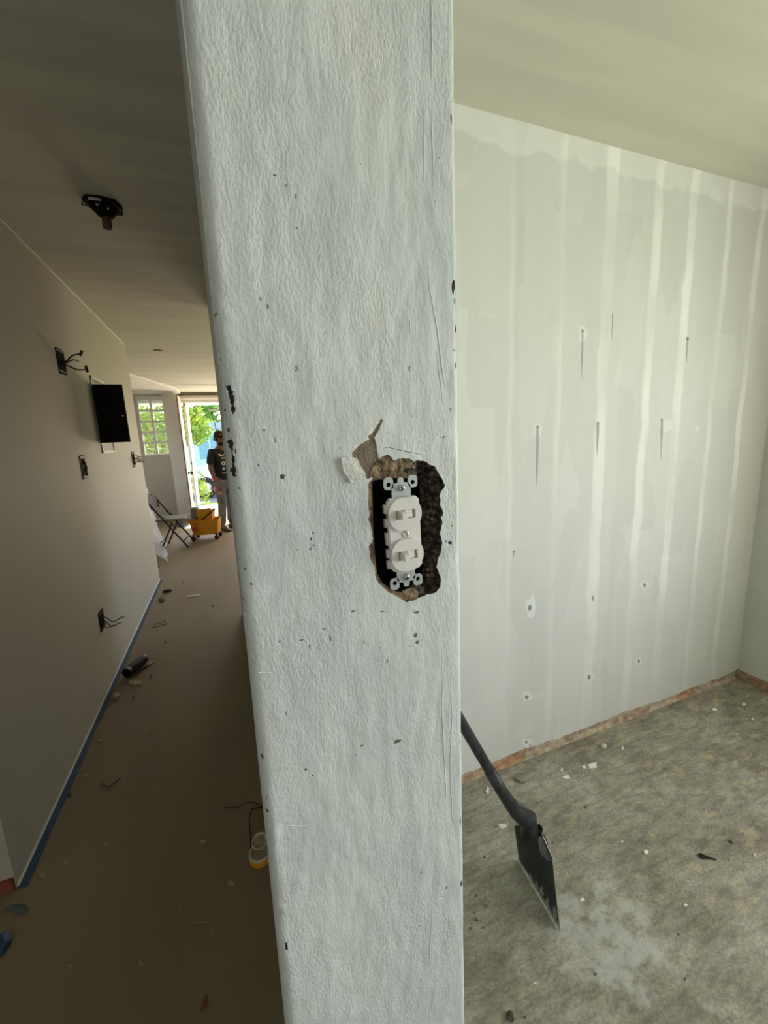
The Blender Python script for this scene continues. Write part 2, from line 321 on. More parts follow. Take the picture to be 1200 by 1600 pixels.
def box(bm, a, b, mi=0, bev=0.0):
    r = bmesh.ops.create_cube(bm, size=1.0); c = [(a[i]+b[i])/2 for i in range(3)]; s = [abs(b[i]-a[i]) for i in range(3)]
    for v in r['verts']: v.co = Vector([c[i]+v.co[i]*s[i] for i in range(3)])
    fs = {f for v in r['verts'] for f in v.link_faces}
    for f in fs: f.material_index = mi
    if bev:
        es = list({e for v in r['verts'] for e in v.link_edges})
        bmesh.ops.bevel(bm, geom=es, offset=bev, segments=2, affect='EDGES', profile=0.6)
def B(a, b, bev=0.0):
    bm = bmesh.new(); box(bm, a, b, 0, bev); return bm
def tube(bm, pts, r, seg=8, mi=0, cap=True):
    pts = [Vector(p) for p in pts]; rs = r if isinstance(r, (list, tuple)) else [r]*len(pts); rings = []
    up = Vector((0, 0, 1))
    for i, p in enumerate(pts):
        d = (pts[min(i+1, len(pts)-1)]-pts[max(i-1, 0)]).normalized()
        u = up if abs(d.dot(up)) < 0.95 else Vector((1, 0, 0))
        s = d.cross(u).normalized(); t = s.cross(d).normalized()
        rings.append([bm.verts.new(p+s*math.cos(2*math.pi*k/seg)*rs[i]+t*math.sin(2*math.pi*k/seg)*rs[i]) for k in range(seg)])
    for a, b in zip(rings, rings[1:]):
        for k in range(seg):
            f = bm.faces.new((a[k], a[(k+1) % seg], b[(k+1) % seg], b[k])); f.material_index = mi; f.smooth = True
    if cap:
        for q in (rings[0], rings[-1]):
            f = bm.faces.new(q); f.material_index = mi
def T(pts, r, seg=8):
    bm = bmesh.new(); tube(bm, pts, r, seg); bmesh.ops.recalc_face_normals(bm, faces=bm.faces); return bm
def prism(bm, pts, axis, a, b, mi=0):
    """outline pts (2D) extruded along axis from a to b"""
    def P(p, t):
        return Vector((t, p[0], p[1])) if axis == 'x' else Vector((p[0], t, p[1])) if axis == 'y' else Vector((p[0], p[1], t))
    A = [bm.verts.new(P(p, a)) for p in pts]; C = [bm.verts.new(P(p, b)) for p in pts]; n = len(pts)
    fs = [bm.faces.new(A), bm.faces.new(C)]+[bm.faces.new((A[i], A[(i+1) % n], C[(i+1) % n], C[i])) for i in range(n)]
    for f in fs: f.material_index = mi
    bmesh.ops.recalc_face_normals(bm, faces=bm.faces)
def lathe(bm, prof, origin=(0, 0, 0), seg=20, mi=0, mtx=None):
    """profile (r, h) turned round z"""
    rings = []
    for r, h in prof:
        rings.append([bm.verts.new((r*math.cos(2*math.pi*k/seg), r*math.sin(2*math.pi*k/seg), h)) for k in range(seg)] if r > 1e-6 else [bm.verts.new((0, 0, h))])
    for a, b in zip(rings, rings[1:]):
        for k in range(seg):
            q = [a[k % len(a)], a[(k+1) % len(a)], b[(k+1) % len(b)], b[k % len(b)]]
            q = [v for i, v in enumerate(q) if v not in q[:i]]
            if len(q) > 2: f = bm.faces.new(q); f.material_index = mi; f.smooth = True
    for v in [v for g in rings for v in g]:
        if mtx is not None: v.co = mtx @ v.co
        v.co += Vector(origin)
def wall_open(name, axis, p0, p1, u0, u1, z0, z1, holes, m, label=None):
    """a wall of thickness p0..p1 along axis, spanning u0..u1 with rectangular openings (ua, ub, za, zb)"""
    us = sorted({u0, u1, *[h[0] for h in holes], *[h[1] for h in holes]}); zs = sorted({z0, z1, *[h[2] for h in holes], *[h[3] for h in holes]})
    bm = bmesh.new()
    for i in range(len(us)-1):
        for j in range(len(zs)-1):
            uc, zc = (us[i]+us[i+1])/2, (zs[j]+zs[j+1])/2
            if any(h[0] < uc < h[1] and h[2] < zc < h[3] for h in holes): continue
            if axis == 'y': box(bm, (us[i], p0, zs[j]), (us[i+1], p1, zs[j+1]))
            else: box(bm, (p0, us[i], zs[j]), (p1, us[i+1], zs[j+1]))
    bmesh.ops.remove_doubles(bm, verts=bm.verts, dist=1e-5)
    seen = {}
    for f in bm.faces:
        k = tuple(sorted(v.index for v in f.verts)); seen.setdefault(k, []).append(f)
    bm.verts.index_update(); seen = {}
    for f in bm.faces: seen.setdefault(tuple(sorted(v.index for v in f.verts)), []).append(f)
    kill = [f for v in seen.values() if len(v) > 1 for f in v]
    bmesh.ops.delete(bm, geom=kill, context='FACES_ONLY')
    return struct(name, bm, m, label=label)
def pip(p, poly):
    x, y = p; c = False; n = len(poly); j = n-1
    for i in range(n):
        xi, yi = poly[i]; xj, yj = poly[j]
        if (yi > y) != (yj > y) and x < (xj-xi)*(y-yi)/(yj-yi)+xi: c = not c
        j = i
    return c

HC = 2.55          # ceiling height
# ------------------------------------------------------------------ floors and ceiling
def grid(x0, x1, y0, y1, z, nx, ny):
    bm = bmesh.new(); vs_ = [[bm.verts.new((x0+(x1-x0)*i/nx, y0+(y1-y0)*j/ny, z)) for j in range(ny+1)] for i in range(nx+1)]
    for i in range(nx):
        for j in range(ny): bm.faces.new((vs_[i][j], vs_[i+1][j], vs_[i+1][j+1], vs_[i][j+1]))
    return bm
bm = bmesh.new(); box(bm, (0.1, -3.0, -0.15), (2.84, 1.5, 0.0)); struct('floor', bm, 'concrete', label='bare scraped concrete floor of the right room')
bm = bmesh.new(); box(bm, (-3.0, -3.0, -0.15), (0.1, 1.5, 0.0)); box(bm, (-3.0, 1.5, -0.15), (2.84, 9.6, 0.0)); struct('floor_hall', bm, 'hall_floor', label='dusty brown floor of the hallway')
bm = bmesh.new(); box(bm, (-3.15, -3.15, HC), (2.84, 9.7, HC+0.18)); struct('ceiling', bm, 'hall_ceiling')
bm = bmesh.new(); prism(bm, [(-3.0, 5.76), (-1.5, 5.76), (-0.687, 8.77), (-0.687, 9.5), (-3.0, 9.5)], 'z', HC-0.035, HC); struct('trim_1', bm, 'white', label='shallow white dropped ceiling edge above the louvred window')

# ------------------------------------------------------------------ middle wall with the broken-out switch hole
P = 0.345
XL = lambda z: -0.0028 + 0.0085*(z-0.9)/0.9
XR = lambda z: 0.2095
def px(l, ox=0.0, oy=0.0, s=1.0):
    out = []
    for X, Y in l:
        v = ony(ox+X/s, oy+Y/s, P); out.append((v.x, v.z))
    return out
def jag(poly, step, amp, seed):
    rnd = random.Random(seed); out = []
    for i in range(len(poly)):
        a = Vector(poly[i]); b = Vector(poly[(i+1) % len(poly)]); L_ = (b-a).length; k = max(1, int(L_/step))
        for j in range(k):
            p = a.lerp(b, j/k); d = (b-a).normalized(); nrm = Vector((-d.y, d.x)); out.append(tuple(p+nrm*rnd.uniform(-amp, amp)))
    return out
HOLE = jag(px([(425,470),(470,430),(505,425),(540,465),(590,455),(650,450),(690,475),(760,465),(800,495),(850,510),(865,545),(900,600),(925,655),(895,690),(882,720),(885,790),(905,850),(890,890),(900,930),(880,1000),(900,1060),(895,1130),(870,1200),(858,1250),(885,1310),(885,1400),(840,1440),(760,1460),(700,1490),(640,1510),(590,1480),(530,1450),(480,1420),(430,1370),(405,1310),(400,1250),(370,1180),(360,1100),(385,1040),(375,970),(352,900),(365,850),(350,790),(355,700),(350,650),(385,600),(365,570),(380,520)], 500, 620, 4.705), 0.0022, 0.0006, 1)
TAUPE = jag(px([(240,450),(238,410),(270,370),(330,330),(362,312),(350,285),(380,270),(400,240),(430,190),(440,165),(465,170),(440,215),(415,270),(400,300),(420,360),(428,440),(440,480),(400,560),(370,600),(345,605),(315,560),(290,500)], 500, 620, 4.705), 0.003, 0.0003, 2)
CH = [(TAUPE, 1, .0010)]
def blob(x, y, rx, ry, mi, dep=0.0008, seed=0, k=9):
    rnd = random.Random(int(x*7+y*13)+seed); c = ony(x, y, P); s = 0.00048
    CH.append(([(c.x+math.cos(2*math.pi*i/k)*rx*s*rnd.uniform(.55, 1.2), c.z+math.sin(2*math.pi*i/k)*ry*s*rnd.uniform(.55, 1.2)) for i in range(k)], mi, dep))
CH.append((jag(px([(60,65),(100,60),(125,110),(130,180),(140,270),(118,300),(108,250),(104,200),(95,140),(80,90)], 340, 590, 5.164), .0012, .0007, 3), 5, .0025))
CH.append((jag(px([(85,510),(115,480),(125,560),(130,640),(140,720),(150,800),(118,800),(108,745),(124,700),(118,640),(112,600),(85,545)], 340, 590, 5.164), .0012, .0008, 4), 5, .0025))
for a in ((441,745,5,5,2),(486,842,3,3,2),(490,852,2,2,2),(484,858,2,2,2),(552,955,6,2,2),(598,955.6,5,1.6,2),(650.7,957,7,3,1),(649.4,993,5,5.5,1),(651.6,1004,5,5,1),
          (471,1000,4,1.5,2),(484,1009,2,5,2),(516,998,1.6,7,2),(506,983,4,1.4,2),(447,1114,2,5,3),(620,1159,11,6,1),(565,1165.6,3.5,3,1),(478,1202,3,3.5,2),(489,1212,2,2,2),
          (410,1184,2,8,2),(418,1270,2.5,6,2),(416.6,1250,2,5,3),(447,1480,3.5,12,5),(721,1381,3.5,10,5),(719.5,1285,2.5,16,3),(381.6,939,1.6,5,3),(392.5,912,2,4,2),(578,1340,2,2,3),
          (697,1388,2,6,3),(690,1401,2,2,2),(429.5,274,4,1.6,2),(446,290,2,3,3),(462,307,1.6,5,3),(463,356,2,2,3),(418,479,2,4,3),(407,467,2,4,3),(337.5,489,3,3,3),(508,519,1.5,1.5,2),
          (709,448,4,16,5),(711,470,2.5,7,3),(713.2,513,2.5,10,5),(705,184,2,9,3),(713,571,2.5,10,3),(412,672,4,1.6,2),(430,688,2,6,3),(404,727,2,3,2),(374,763,2,2,2),(368,705,1.5,4,2),(383,890,2,3,1),
          (357,672,2,4,2),(358,690,3,4,2),(436,1003,2,3,3),(706,822,4,2,2),(703,848,5,4,2),(697,846,3,2,2),(488,833,1.4,2,2),(643,650,1.5,2,3),(531,700,1.5,1.5,3),(556,1180,1.5,1.5,3),
          (520,1310,1.4,1.4,3),(470,1275,1.4,1.6,3),(640,1010,2,2,3),(594,1012,1.6,4,3),(345,560,1.4,3,3),(352,640,1.6,3,2),(719,1160,1.4,6,3),(721,1330,1.6,8,3),(704,640,2,6,3)): blob(*a)
# hairline cracks as very slim polygons
def crack(pts, w, mi=4):
    p = px(pts, 500, 620, 4.705); n_ = len(p)
    CH.append(([(x, z+w) for x, z in p]+[(x, z-w) for x, z in reversed(p)], mi, .0006))
crack([(475,378),(500,370),(560,385),(620,400),(690,412),(745,428),(762,455)], .00028)
CHIP = jag(px([(150,450),(200,440),(260,450),(290,500),(325,560),(320,610),(280,625),(220,632),(195,590),(165,545),(150,500)], 500, 620, 4.705), .003, .0003, 5)

def relief(x, z):
    v = Vector((x*22, 0, z*14)); w = Vector((x*75, 3.1, z*30)); u = Vector((x*200, 7.7, z*80))
    h = 0.0011*noise.noise(v)+0.0007*noise.noise(w)+0.00028*noise.noise(u)
    h += 0.0010*max(0, noise.noise(Vector((x*60, 9, z*60)))-0.28)*min(1, max(0, (0.05-x)/0.05))*3
    return h
def frontmesh():
    Z0, Z1 = 0.75, 1.87; st = 0.0027
    verts, edges = [], []
    def add_poly(pl):
        b0 = len(verts); verts.extend([Vector(p) for p in pl]); n_ = len(pl)
        edges.extend([(b0+i, b0+(i+1) % n_) for i in range(n_)])
    nz_ = int((Z1-Z0)/st)
    left = [(XL(Z0+(Z1-Z0)*i/nz_)+0.0007*noise.noise(Vector((0, 5, (Z0+i*st)*60))), Z0+(Z1-Z0)*i/nz_) for i in range(nz_+1)]
    right = [(XR(0)+0.0006*noise.noise(Vector((3, 5, (Z0+i*st)*55)))+0.0004*noise.noise(Vector((3, 9, (Z0+i*st)*190))), Z0+(Z1-Z0)*i/nz_) for i in range(nz_+1)]
    add_poly(left+right[::-1]); add_poly(HOLE)
    for p, mi, d in CH: add_poly(p)
    rnd = random.Random(3)
    for i in range(nz_):
        z = Z0+st*(i+0.5)
        xs = [XL(z)+d for d in (.0007, .0016, .0028, .0042, .006, .008)]+[XR(z)-d for d in (.0010, .0018, .0028, .0042, .006, .008)]
        x = XL(z)+.0105
        while x < XR(z)-.0095: xs.append(x+rnd.uniform(-.0005, .0005)); x += st
        for x in xs:
            if not pip((x, z), HOLE): verts.append(Vector((x, z+rnd.uniform(-.0005, .0005))))
    vo, eo, fo, ov, oe, of = delaunay_2d_cdt(verts, edges, [], 0, 1e-6)
    bm = bmesh.new(); bv = []
    bbs = [(min(q[0] for q in p), max(q[0] for q in p), min(q[1] for q in p), max(q[1] for q in p)) for p, mi, d in CH]
    onedge = {}
    for i, v in enumerate(vo):
        x, z = v; dl, dr = x-XL(z), XR(z)-x; rl, rr = 0.010, 0.0045
        y = P
        if dl < rl: y += rl-math.sqrt(max(0, rl*rl-(rl-max(dl, 0))**2))
        if dr < rr: y += rr-math.sqrt(max(0, rr*rr-(rr-max(dr, 0))**2))
        y -= relief(x, z)
        for (p, mi, d), bb in zip(CH, bbs):
            if bb[0] < x < bb[1] and bb[2] < z < bb[3] and pip((x, z), p):
                if not any(abs(x-q[0])+abs(z-q[1]) < 2e-5 for q in p): y += d
                break
        bv.append(bm.verts.new((x, y, z)))
    for f in fo:
        c = sum((vo[i] for i in f), Vector((0, 0)))/len(f)
        if c.x < XL(c.y)-.0012 or pip(c, HOLE): continue
        mi = 0
        for (p, k, d), bb in zip(CH, bbs):
            if bb[0] < c.x < bb[1] and bb[2] < c.y < bb[3] and pip(c, p): mi = k; break
        try: q = bm.faces.new([bv[i] for i in f])
        except ValueError: continue
        q.material_index = mi; q.smooth = True
    bmesh.ops.recalc_face_normals(bm, faces=bm.faces)
    # outward is -y
    if sum(f.normal.y for f in bm.faces) > 0: bmesh.ops.reverse_faces(bm, faces=bm.faces)
    bmesh.ops.delete(bm, geom=[v for v in bm.verts if not v.link_faces], context='VERTS')
    # raised paint drips
    for k, (pts, r) in enumerate((
        ([(668,417),(671,450),(677,480),(684,520),(689,560),(693,590),(698,625)], .0008), ([(682,545),(686,580),(690,610),(692,640)], .0006),
        ([(676,170),(676,230),(678,290)], .0006), ([(673,0),(674,60),(675,150)], .0007), ([(690,1010),(692,1060),(690,1110),(694,1180),(697,1240),(692,1300)], .0006),
        ([(705,1050),(706,1120),(703,1190),(706,1260),(709,1330)], .0006), ([(675,1420),(672,1480),(671,1530)], .0006), ([(404,1052),(434,1051)], .0005), ([(662,170),(663,250),(662,300)], .0005),
        ([(640,500),(642,540)], .0005), ([(436,1290),(470,1292),(484,1290),(490,1270)], .0005))):
        q = [ony(x, y, P) for x, y in pts]
        q = [Vector((v.x, P-relief(v.x, v.z)+r*0.35, v.z)) for v in q]
        fine = []
        for a, b_ in zip(q, q[1:]):
            for j in range(6):
                t = a.lerp(b_, j/6); t.x += .0006*noise.noise(t*90); t.y = P-relief(t.x, t.z)+r*.7; fine.append(t)
        tube(bm, fine, [1.5*r*(0.35+0.65*math.sin(math.pi*min(1, (i+1)/len(fine)))**.5*(1+.4*noise.noise(fine[i]*160))) for i in range(len(fine))], 6)
    return bm
wm = struct('wall_middle', frontmesh(), ['rough', 'taupe', 'chipdark', 'chipgrey', 'crack', 'chipblack'], label='rough white painted end of the dividing wall with a broken switch hole')
bm = bmesh.new(); box(bm, (0.0045, P+0.0105, 0), (0.2090, 3.7, 0.75)); box(bm, (0.0045, P+0.0105, 1.87), (0.2090, 3.7, HC))
box(bm, (0.0045, 0.415, 0.75), (0.2090, 3.7, 1.87))
# front skin above and below the close-up part
box(bm, (-0.0028, P, 0), (0.2095, P+0.012, 0.75)); box(bm, (0.006, P, 1.87), (0.2095, P+0.012, HC))
# side skins next to the hole
box(bm, (0.0045, P+0.0085, 0.75), (0.0070, 0.42, 1.87)); box(bm, (0.2065, P+0.0035, 0.75), (0.2090, 0.42, 1.87))
struct('wall_core', bm, 'rough', wm)
# cavity : sloping broken mortar from the paint edge to the box
BOX = px([(393,640),(405,618),(560,600),(740,603),(772,625),(785,900),(800,1280),(770,1380),(600,1440),(540,1430),(470,1375),(425,1300),(400,1000)], 500, 620, 4.705)
def cavity():
    verts, edges = [], []
    for pl in (HOLE, BOX):
        b0 = len(verts); verts.extend([Vector(p) for p in pl]); edges.extend([(b0+i, b0+(i+1) % len(pl)) for i in range(len(pl))])
    rnd = random.Random(5); xs = [p[0] for p in HOLE]; zs = [p[1] for p in HOLE]; x = min(xs)
    while x < max(xs):
        z = min(zs)
        while z < max(zs):
            q = (x+rnd.uniform(-.0005, .0005), z+rnd.uniform(-.0005, .0005))
            if pip(q, HOLE) and not pip(q, BOX): verts.append(Vector(q))
            z += .0013
        x += .0013
    vo, eo, fo, *_ = delaunay_2d_cdt(verts, edges, [], 0, 1e-6)
    def dist(p, pl):
        best = 1e9
        for i in range(len(pl)):
            a = Vector(pl[i]); b = Vector(pl[(i+1) % len(pl)]); t = max(0, min(1, (p-a).dot(b-a)/max(1e-12, (b-a).length_squared))); best = min(best, (p-a-(b-a)*t).length)
        return best
    bm = bmesh.new(); bv = []; cx = sum(p[0] for p in BOX)/len(BOX)
    for v in vo:
        dh, db = dist(v, HOLE), dist(v, BOX); t = dh/(dh+db+1e-9)
        right = max(0, min(1, (v.x-cx-.018)/.008))
        d = (0.0022+0.011*right)*t**.6+(0.0016+.0065*right)*(noise.noise(Vector((v.x*170, 1, v.y*170)))+.6*noise.noise(Vector((v.x*420, 4, v.y*420))))*min(1, dh/.0015)+.001
        if dh < 1e-5: d = -relief(v.x, v.y)+.0002
        bv.append(bm.verts.new((v.x, P+max(d, -.001), v.y)))
    for f in fo:
        c = sum((vo[i] for i in f), Vector((0, 0)))/len(f)
        if not pip(c, HOLE) or pip(c, BOX): continue
        q = bm.faces.new([bv[i] for i in f])
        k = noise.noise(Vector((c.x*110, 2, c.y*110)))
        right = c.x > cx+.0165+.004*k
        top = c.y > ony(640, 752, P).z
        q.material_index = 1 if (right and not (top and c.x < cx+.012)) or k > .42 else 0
        q.smooth = k > 0.1
    bmesh.ops.recalc_face_normals(bm, faces=bm.faces)
    if sum(f.normal.y for f in bm.faces) > 0: bmesh.ops.reverse_faces(bm, faces=bm.faces)
    bmesh.ops.delete(bm, geom=[v for v in bm.verts if not v.link_faces], context='VERTS')
    return bm
o = struct('broken_mortar', cavity(), ['mortar', 'tar'], wm); o['label'] = 'crumbled brown and charred mortar round the switch box'
# brown lumps stuck in the charred side and along the rim
bm = bmesh.new(); rnd = random.Random(11)
for i in range(190):
    side = rnd.random()
    if side < .65: X, Y = rnd.uniform(668, 691), rnd.uniform(745, 925)
    elif side < .85: X, Y = rnd.uniform(598, 650), rnd.uniform(726, 742)
    else: X, Y = rnd.uniform(620, 680), rnd.uniform(920, 934)
    c = ony(X, Y, P+.010); r = rnd.uniform(.0006, .0022)
    q = bmesh.ops.create_icosphere(bm, subdivisions=1, radius=r)
    for v in q['verts']:
        v.co = Vector((v.co.x*rnd.uniform(.7, 1.3), v.co.y, v.co.z*rnd.uniform(.6, 1.6)))+c
    mi = 0 if rnd.random() < .5 else 1
    for f in {f for v in q['verts'] for f in v.link_faces}: f.material_index = mi
o = struct('mortar_lumps', bm, ['mortar', 'tar'], wm)
# deep black metal box set in the wall
SCX = sum(p[0] for p in BOX)/len(BOX)
bm = bmesh.new(); n_ = len(BOX)
A = [bm.verts.new((x, P+(.012 if x > SCX else .0022), z)) for x, z in BOX]; C = [bm.verts.new((x, P+.060, z)) for x, z in BOX]
cc = Vector((sum(p[0] for p in BOX)/n_, 0, sum(p[1] for p in BOX)/n_))
for i in range(n_):
    j = (i+1) % n_; bm.faces.new((A[i], A[j], C[j], C[i]))
bm.faces.new(C)
o = struct('wall_box', bm, 'black', wm); o['label'] = 'black recessed switch box'
# loose paint chip
bm = bmesh.new(); cpx = sum(p[0] for p in CHIP)/len(CHIP); cpz = sum(p[1] for p in CHIP)/len(CHIP)
def cy(x, z, t=0): return P-.0018-relief(x, z)*.8-.0016*max(0, (cpx-x)/.012)*0-.0012*((x-cpx)**2+(z-cpz)**2)/.0002-t
top_ = [bm.verts.new((x, cy(x, z, .0006), z)) for x, z in CHIP]; bot = [bm.verts.new((x, P+.0015, z)) for x, z in CHIP]; mid = bm.verts.new((cpx, P-.0030, cpz))
for i in range(len(CHIP)):
    j = (i+1) % len(CHIP); bm.faces.new((top_[i], top_[j], mid)); bm.faces.new((top_[i], bot[i], bot[j], top_[j]))
bmesh.ops.recalc_face_normals(bm, faces=bm.faces)
o = struct('loose_paint_flake', bm, 'chippaint', wm, smooth=False); o['label'] = 'loose flap of white paint left of the switch hole'

# ------------------------------------------------------------------ the double toggle switch
def rrect(w, h, r, k=5, cx=0, cz=0):
    out = []
    for sx, sz, a0 in ((1, 1, 0), (-1, 1, 90), (-1, -1, 180), (1, -1, 270)):
        for i in range(k+1):
            a = math.radians(a0+90*i/k); out.append((cx+sx*(w/2-r)+r*math.cos(a), cz+sz*(h/2-r)+r*math.sin(a)))
    return out
def with_hole(bm, outer, hole, y0, y1, mi=0):
    """plate between y0 (front) and y1 with a hole through it"""
    verts = [Vector(p) for p in outer+hole]; no, nh = len(outer), len(hole)
    ed = [(i, (i+1) % no) for i in range(no)]+[(no+i, no+(i+1) % nh) for i in range(nh)]
    vo, eo, fo, *_ = delaunay_2d_cdt(verts, ed, [], 0, 1e-7)
    Fv = [bm.verts.new((v.x, y0, v.y)) for v in vo]; Bv = [bm.verts.new((v.x, y1, v.y)) for v in vo]
    for f in fo:
        c = sum((vo[i] for i in f), Vector((0, 0)))/len(f)
        if not pip(c, outer) or pip(c, hole): continue
        bm.faces.new([Fv[i] for i in f]).material_index = mi; bm.faces.new([Bv[i] for i in reversed(f)]).material_index = mi
    for s, n_ in ((0, no), (no, nh)):
        for i in range(n_):
            a, b = s+i, s+(i+1) % n_
            bm.faces.new((Fv[a], Fv[b], Bv[b], Bv[a])).material_index = mi
    bmesh.ops.recalc_face_normals(bm, faces=bm.faces)
SC = ony(630.3, 833, P)
u = .001
sw = thing('light_switch', 'white double toggle switch with bare metal straps, set in the broken hole', 'light switch', (SC.x, P, SC.z))
a_, b_ = ony(626.2, 763.7, P), ony(634.4, 901.9, P)
tilt = math.atan2(b_.x-a_.x, a_.z-b_.z)          # switch hangs a touch off plumb
sw.rotation_euler = (0, tilt, 0); sw.rotation_euler[1] = -tilt
Ls = (a_-b_).length/2                              # half the distance between mounting screws
# body
bm = bmesh.new(); prism(bm, [(-16*u, -31*u), (-13*u, -34.5*u), (12.5*u, -34.5*u), (16*u, -31*u), (16*u, 31*u), (12.5*u, 34.5*u), (-13*u, 34.5*u), (-16*u, 31*u)], 'y', -.0045, .0000)
bmesh.ops.bevel(bm, geom=[e for e in bm.edges if all(abs(v.co.y+.0045) < 1e-6 for v in e.verts)], offset=.0007, segments=2, affect='EDGES')
body = obj('switch_body', bm, 'ivory', sw)
obj('switch_housing', B((-11*u, .0, -33*u), (14*u, .020, 33*u)), 'black', sw)
for sz in (1, -1):
    cz = sz*19.3*u
    R0, cl = 16.4*u, 15.3*u; outl = []
    for i in range(48):
        a = 2*math.pi*i/48; outl.append((R0*math.cos(a), cz+max(-cl, min(cl, R0*math.sin(a)))))
    hole = [(-9.6*u, cz-4.1*u), (9.8*u, cz-4.1*u), (9.8*u, cz+4.1*u), (-9.6*u, cz+4.1*u)]
    bm = bmesh.new(); with_hole(bm, outl, hole, -.0074, -.0040)
    bos = obj('switch_boss', bm, 'ivory', sw)
    bm = bmesh.new(); with_hole(bm, [(-10.5*u, cz-4.9*u), (10.7*u, cz-4.9*u), (10.7*u, cz+4.9*u), (-10.5*u, cz+4.9*u)], hole, -.0082, -.0073); obj('slot_rim', bm, 'ivory', bos)
    obj('slot', B((-9.6*u, -.0050, cz-4.1*u), (9.8*u, -.0045, cz+4.1*u)), 'slot', bos)
    # lever: thrown to the left, tapering outwards, with its filler plate on the right
    bm = bmesh.new(); y0, y1 = -.0047, -.0170
    q = [(-7.6, -3.7), (0.6, -3.7), (0.6, 3.7), (-7.6, 3.7)]; t = [(-7.4, -2.9), (-1.9, -2.9), (-1.9, 2.9), (-7.4, 2.9)]
    va = [bm.verts.new((x*u, y0, cz+z*u)) for x, z in q]; vb = [bm.verts.new((x*u, y1, cz+z*u)) for x, z in t]
    bm.faces.new(va); bm.faces.new(vb)
    for i in range(4): bm.faces.new((va[i], va[(i+1) % 4], vb[(i+1) % 4], vb[i]))
    bmesh.ops.recalc_face_normals(bm, faces=bm.faces); bmesh.ops.bevel(bm, geom=list(bm.edges), offset=.0006, segments=2, affect='EDGES')
    obj('toggle', bm, 'toggle', sw)
    bm = bmesh.new(); box(bm, (0.2*u, -.0068, cz-3.7*u), (7.4*u, -.0047, cz+3.7*u), 0, .0003); obj('toggle_plate', bm, 'toggle', sw)
# straps with plaster ears
for sz in (1, -1):
    bm = bmesh.new(); z1 = sz*34*u; z2 = sz*46.5*u; zs_ = sz*Ls
    def S(pts): return [(x, z*sz) for x, z in pts]
    hole = [(1.9*u*math.cos(2*math.pi*i/16), zs_+1.9*u*math.sin(2*math.pi*i/16)) for i in range(16)]
    plate = S([(-9.5*u, 33*u), (9.5*u, 33*u), (9.5*u, 44*u), (7.5*u, 47*u), (3.2*u, 47.5*u), (3.0*u, 50.5*u), (1.6*u, 52.3*u), (-1.6*u, 52.3*u), (-3.0*u, 50.5*u), (-3.2*u, 47.5*u), (-7.5*u, 47*u), (-9.5*u, 44*u)])
    with_hole(bm, plate, hole, -.0008, .0006); strap = obj('mounting_strap', bm, 'zinc', sw)
    for sx in (1, -1):
        bm = bmesh.new(); ex, ez = sx*12.0*u, sz*47.6*u
        with_hole(bm, rrect(9.4*u, 11.5*u, 3.4*u, 5, ex, ez), [(ex+2.1*u*math.cos(2*math.pi*i/16), ez-sz*.8*u+2.1*u*math.sin(2*math.pi*i/16)) for i in range(16)], -.0008, .0006)
        obj('plaster_ear', bm, 'zinc', strap)
    bm = bmesh.new(); lathe(bm, [(0, -.0030), (1.6*u, -.0029), (2.9*u, -.0023), (3.4*u, -.0010), (3.4*u, 0)], seg=20, mtx=Matrix.Rotation(math.radians(-90), 3, 'X'))
    for v in bm.verts: v.co.y = v.co.y; v.co.z += zs_
    # make it stick out of the front
    for v in bm.verts: v.co.y = -abs(v.co.y)-.0006
    scw = obj('mounting_screw', bm, 'screw', sw, smooth=True)
    bm = bmesh.new()
    for a in (35, 125):
        k = bmesh.ops.create_cube(bm, size=1)['verts']
        for v in k: v.co = Matrix.Rotation(math.radians(a), 3, 'Y') @ Vector((v.co.x*.0042, v.co.y*.0004-.0037, v.co.z*.0007)); v.co.z += zs_
    obj('screw_slot', bm, 'black', scw)
bm = bmesh.new(); lathe(bm, [(0, .0040), (1.7*u, .0040), (1.8*u, .0055), (2.5*u, .0057), (3.3*u, .0052), (3.4*u, .004)], seg=24, mtx=Matrix.Rotation(math.radians(90), 3, 'X')); ctr = obj('centre_screw', bm, 'screw', sw, smooth=True)
bm = bmesh.new(); lathe(bm, [(0, .0042), (1.6*u, .0042)], seg=16, mtx=Matrix.Rotation(math.radians(90), 3, 'X')); obj('screw_socket', bm, 'crack', ctr)
for zc in (25, 12, -3, -17, -27.5):
    bm = bmesh.new(); h = 4.2 if zc != -3 else 6
    box(bm, (-18.4*u, -.0025, (zc-h)*u), (-15.6*u, .0025, (zc+h)*u), 0, .0009); obj('side_clip', bm, 'clip', sw)

# ------------------------------------------------------------------ other walls
wl = struct('wall_left', B((-1.10, 1.597, 0.0), (-0.837, 5.17, HC)), 'hall_wall', label='plain hallway wall with open electrical boxes')
struct('wall_left_foot', B((-1.10, 1.583, 0.0), (-0.840, 1.598, 0.045)), 'redbrick', wl)
bm = bmesh.new(); box(bm, (-0.846, 1.600, 0.0), (-0.829, 5.17, 0.009), 0, .002); struct('baseboard_left', bm, 'white', label='pale plaster ridge along the foot of the hallway wall')
bm = bmesh.new(); tube(bm, [(-.838, 1.6+i*.12, HC-.002+.002*math.sin(i*2.3)) for i in range(30)], .0045, 6); struct('trim_2', bm, 'white', label='white caulk line between hallway wall and ceiling')
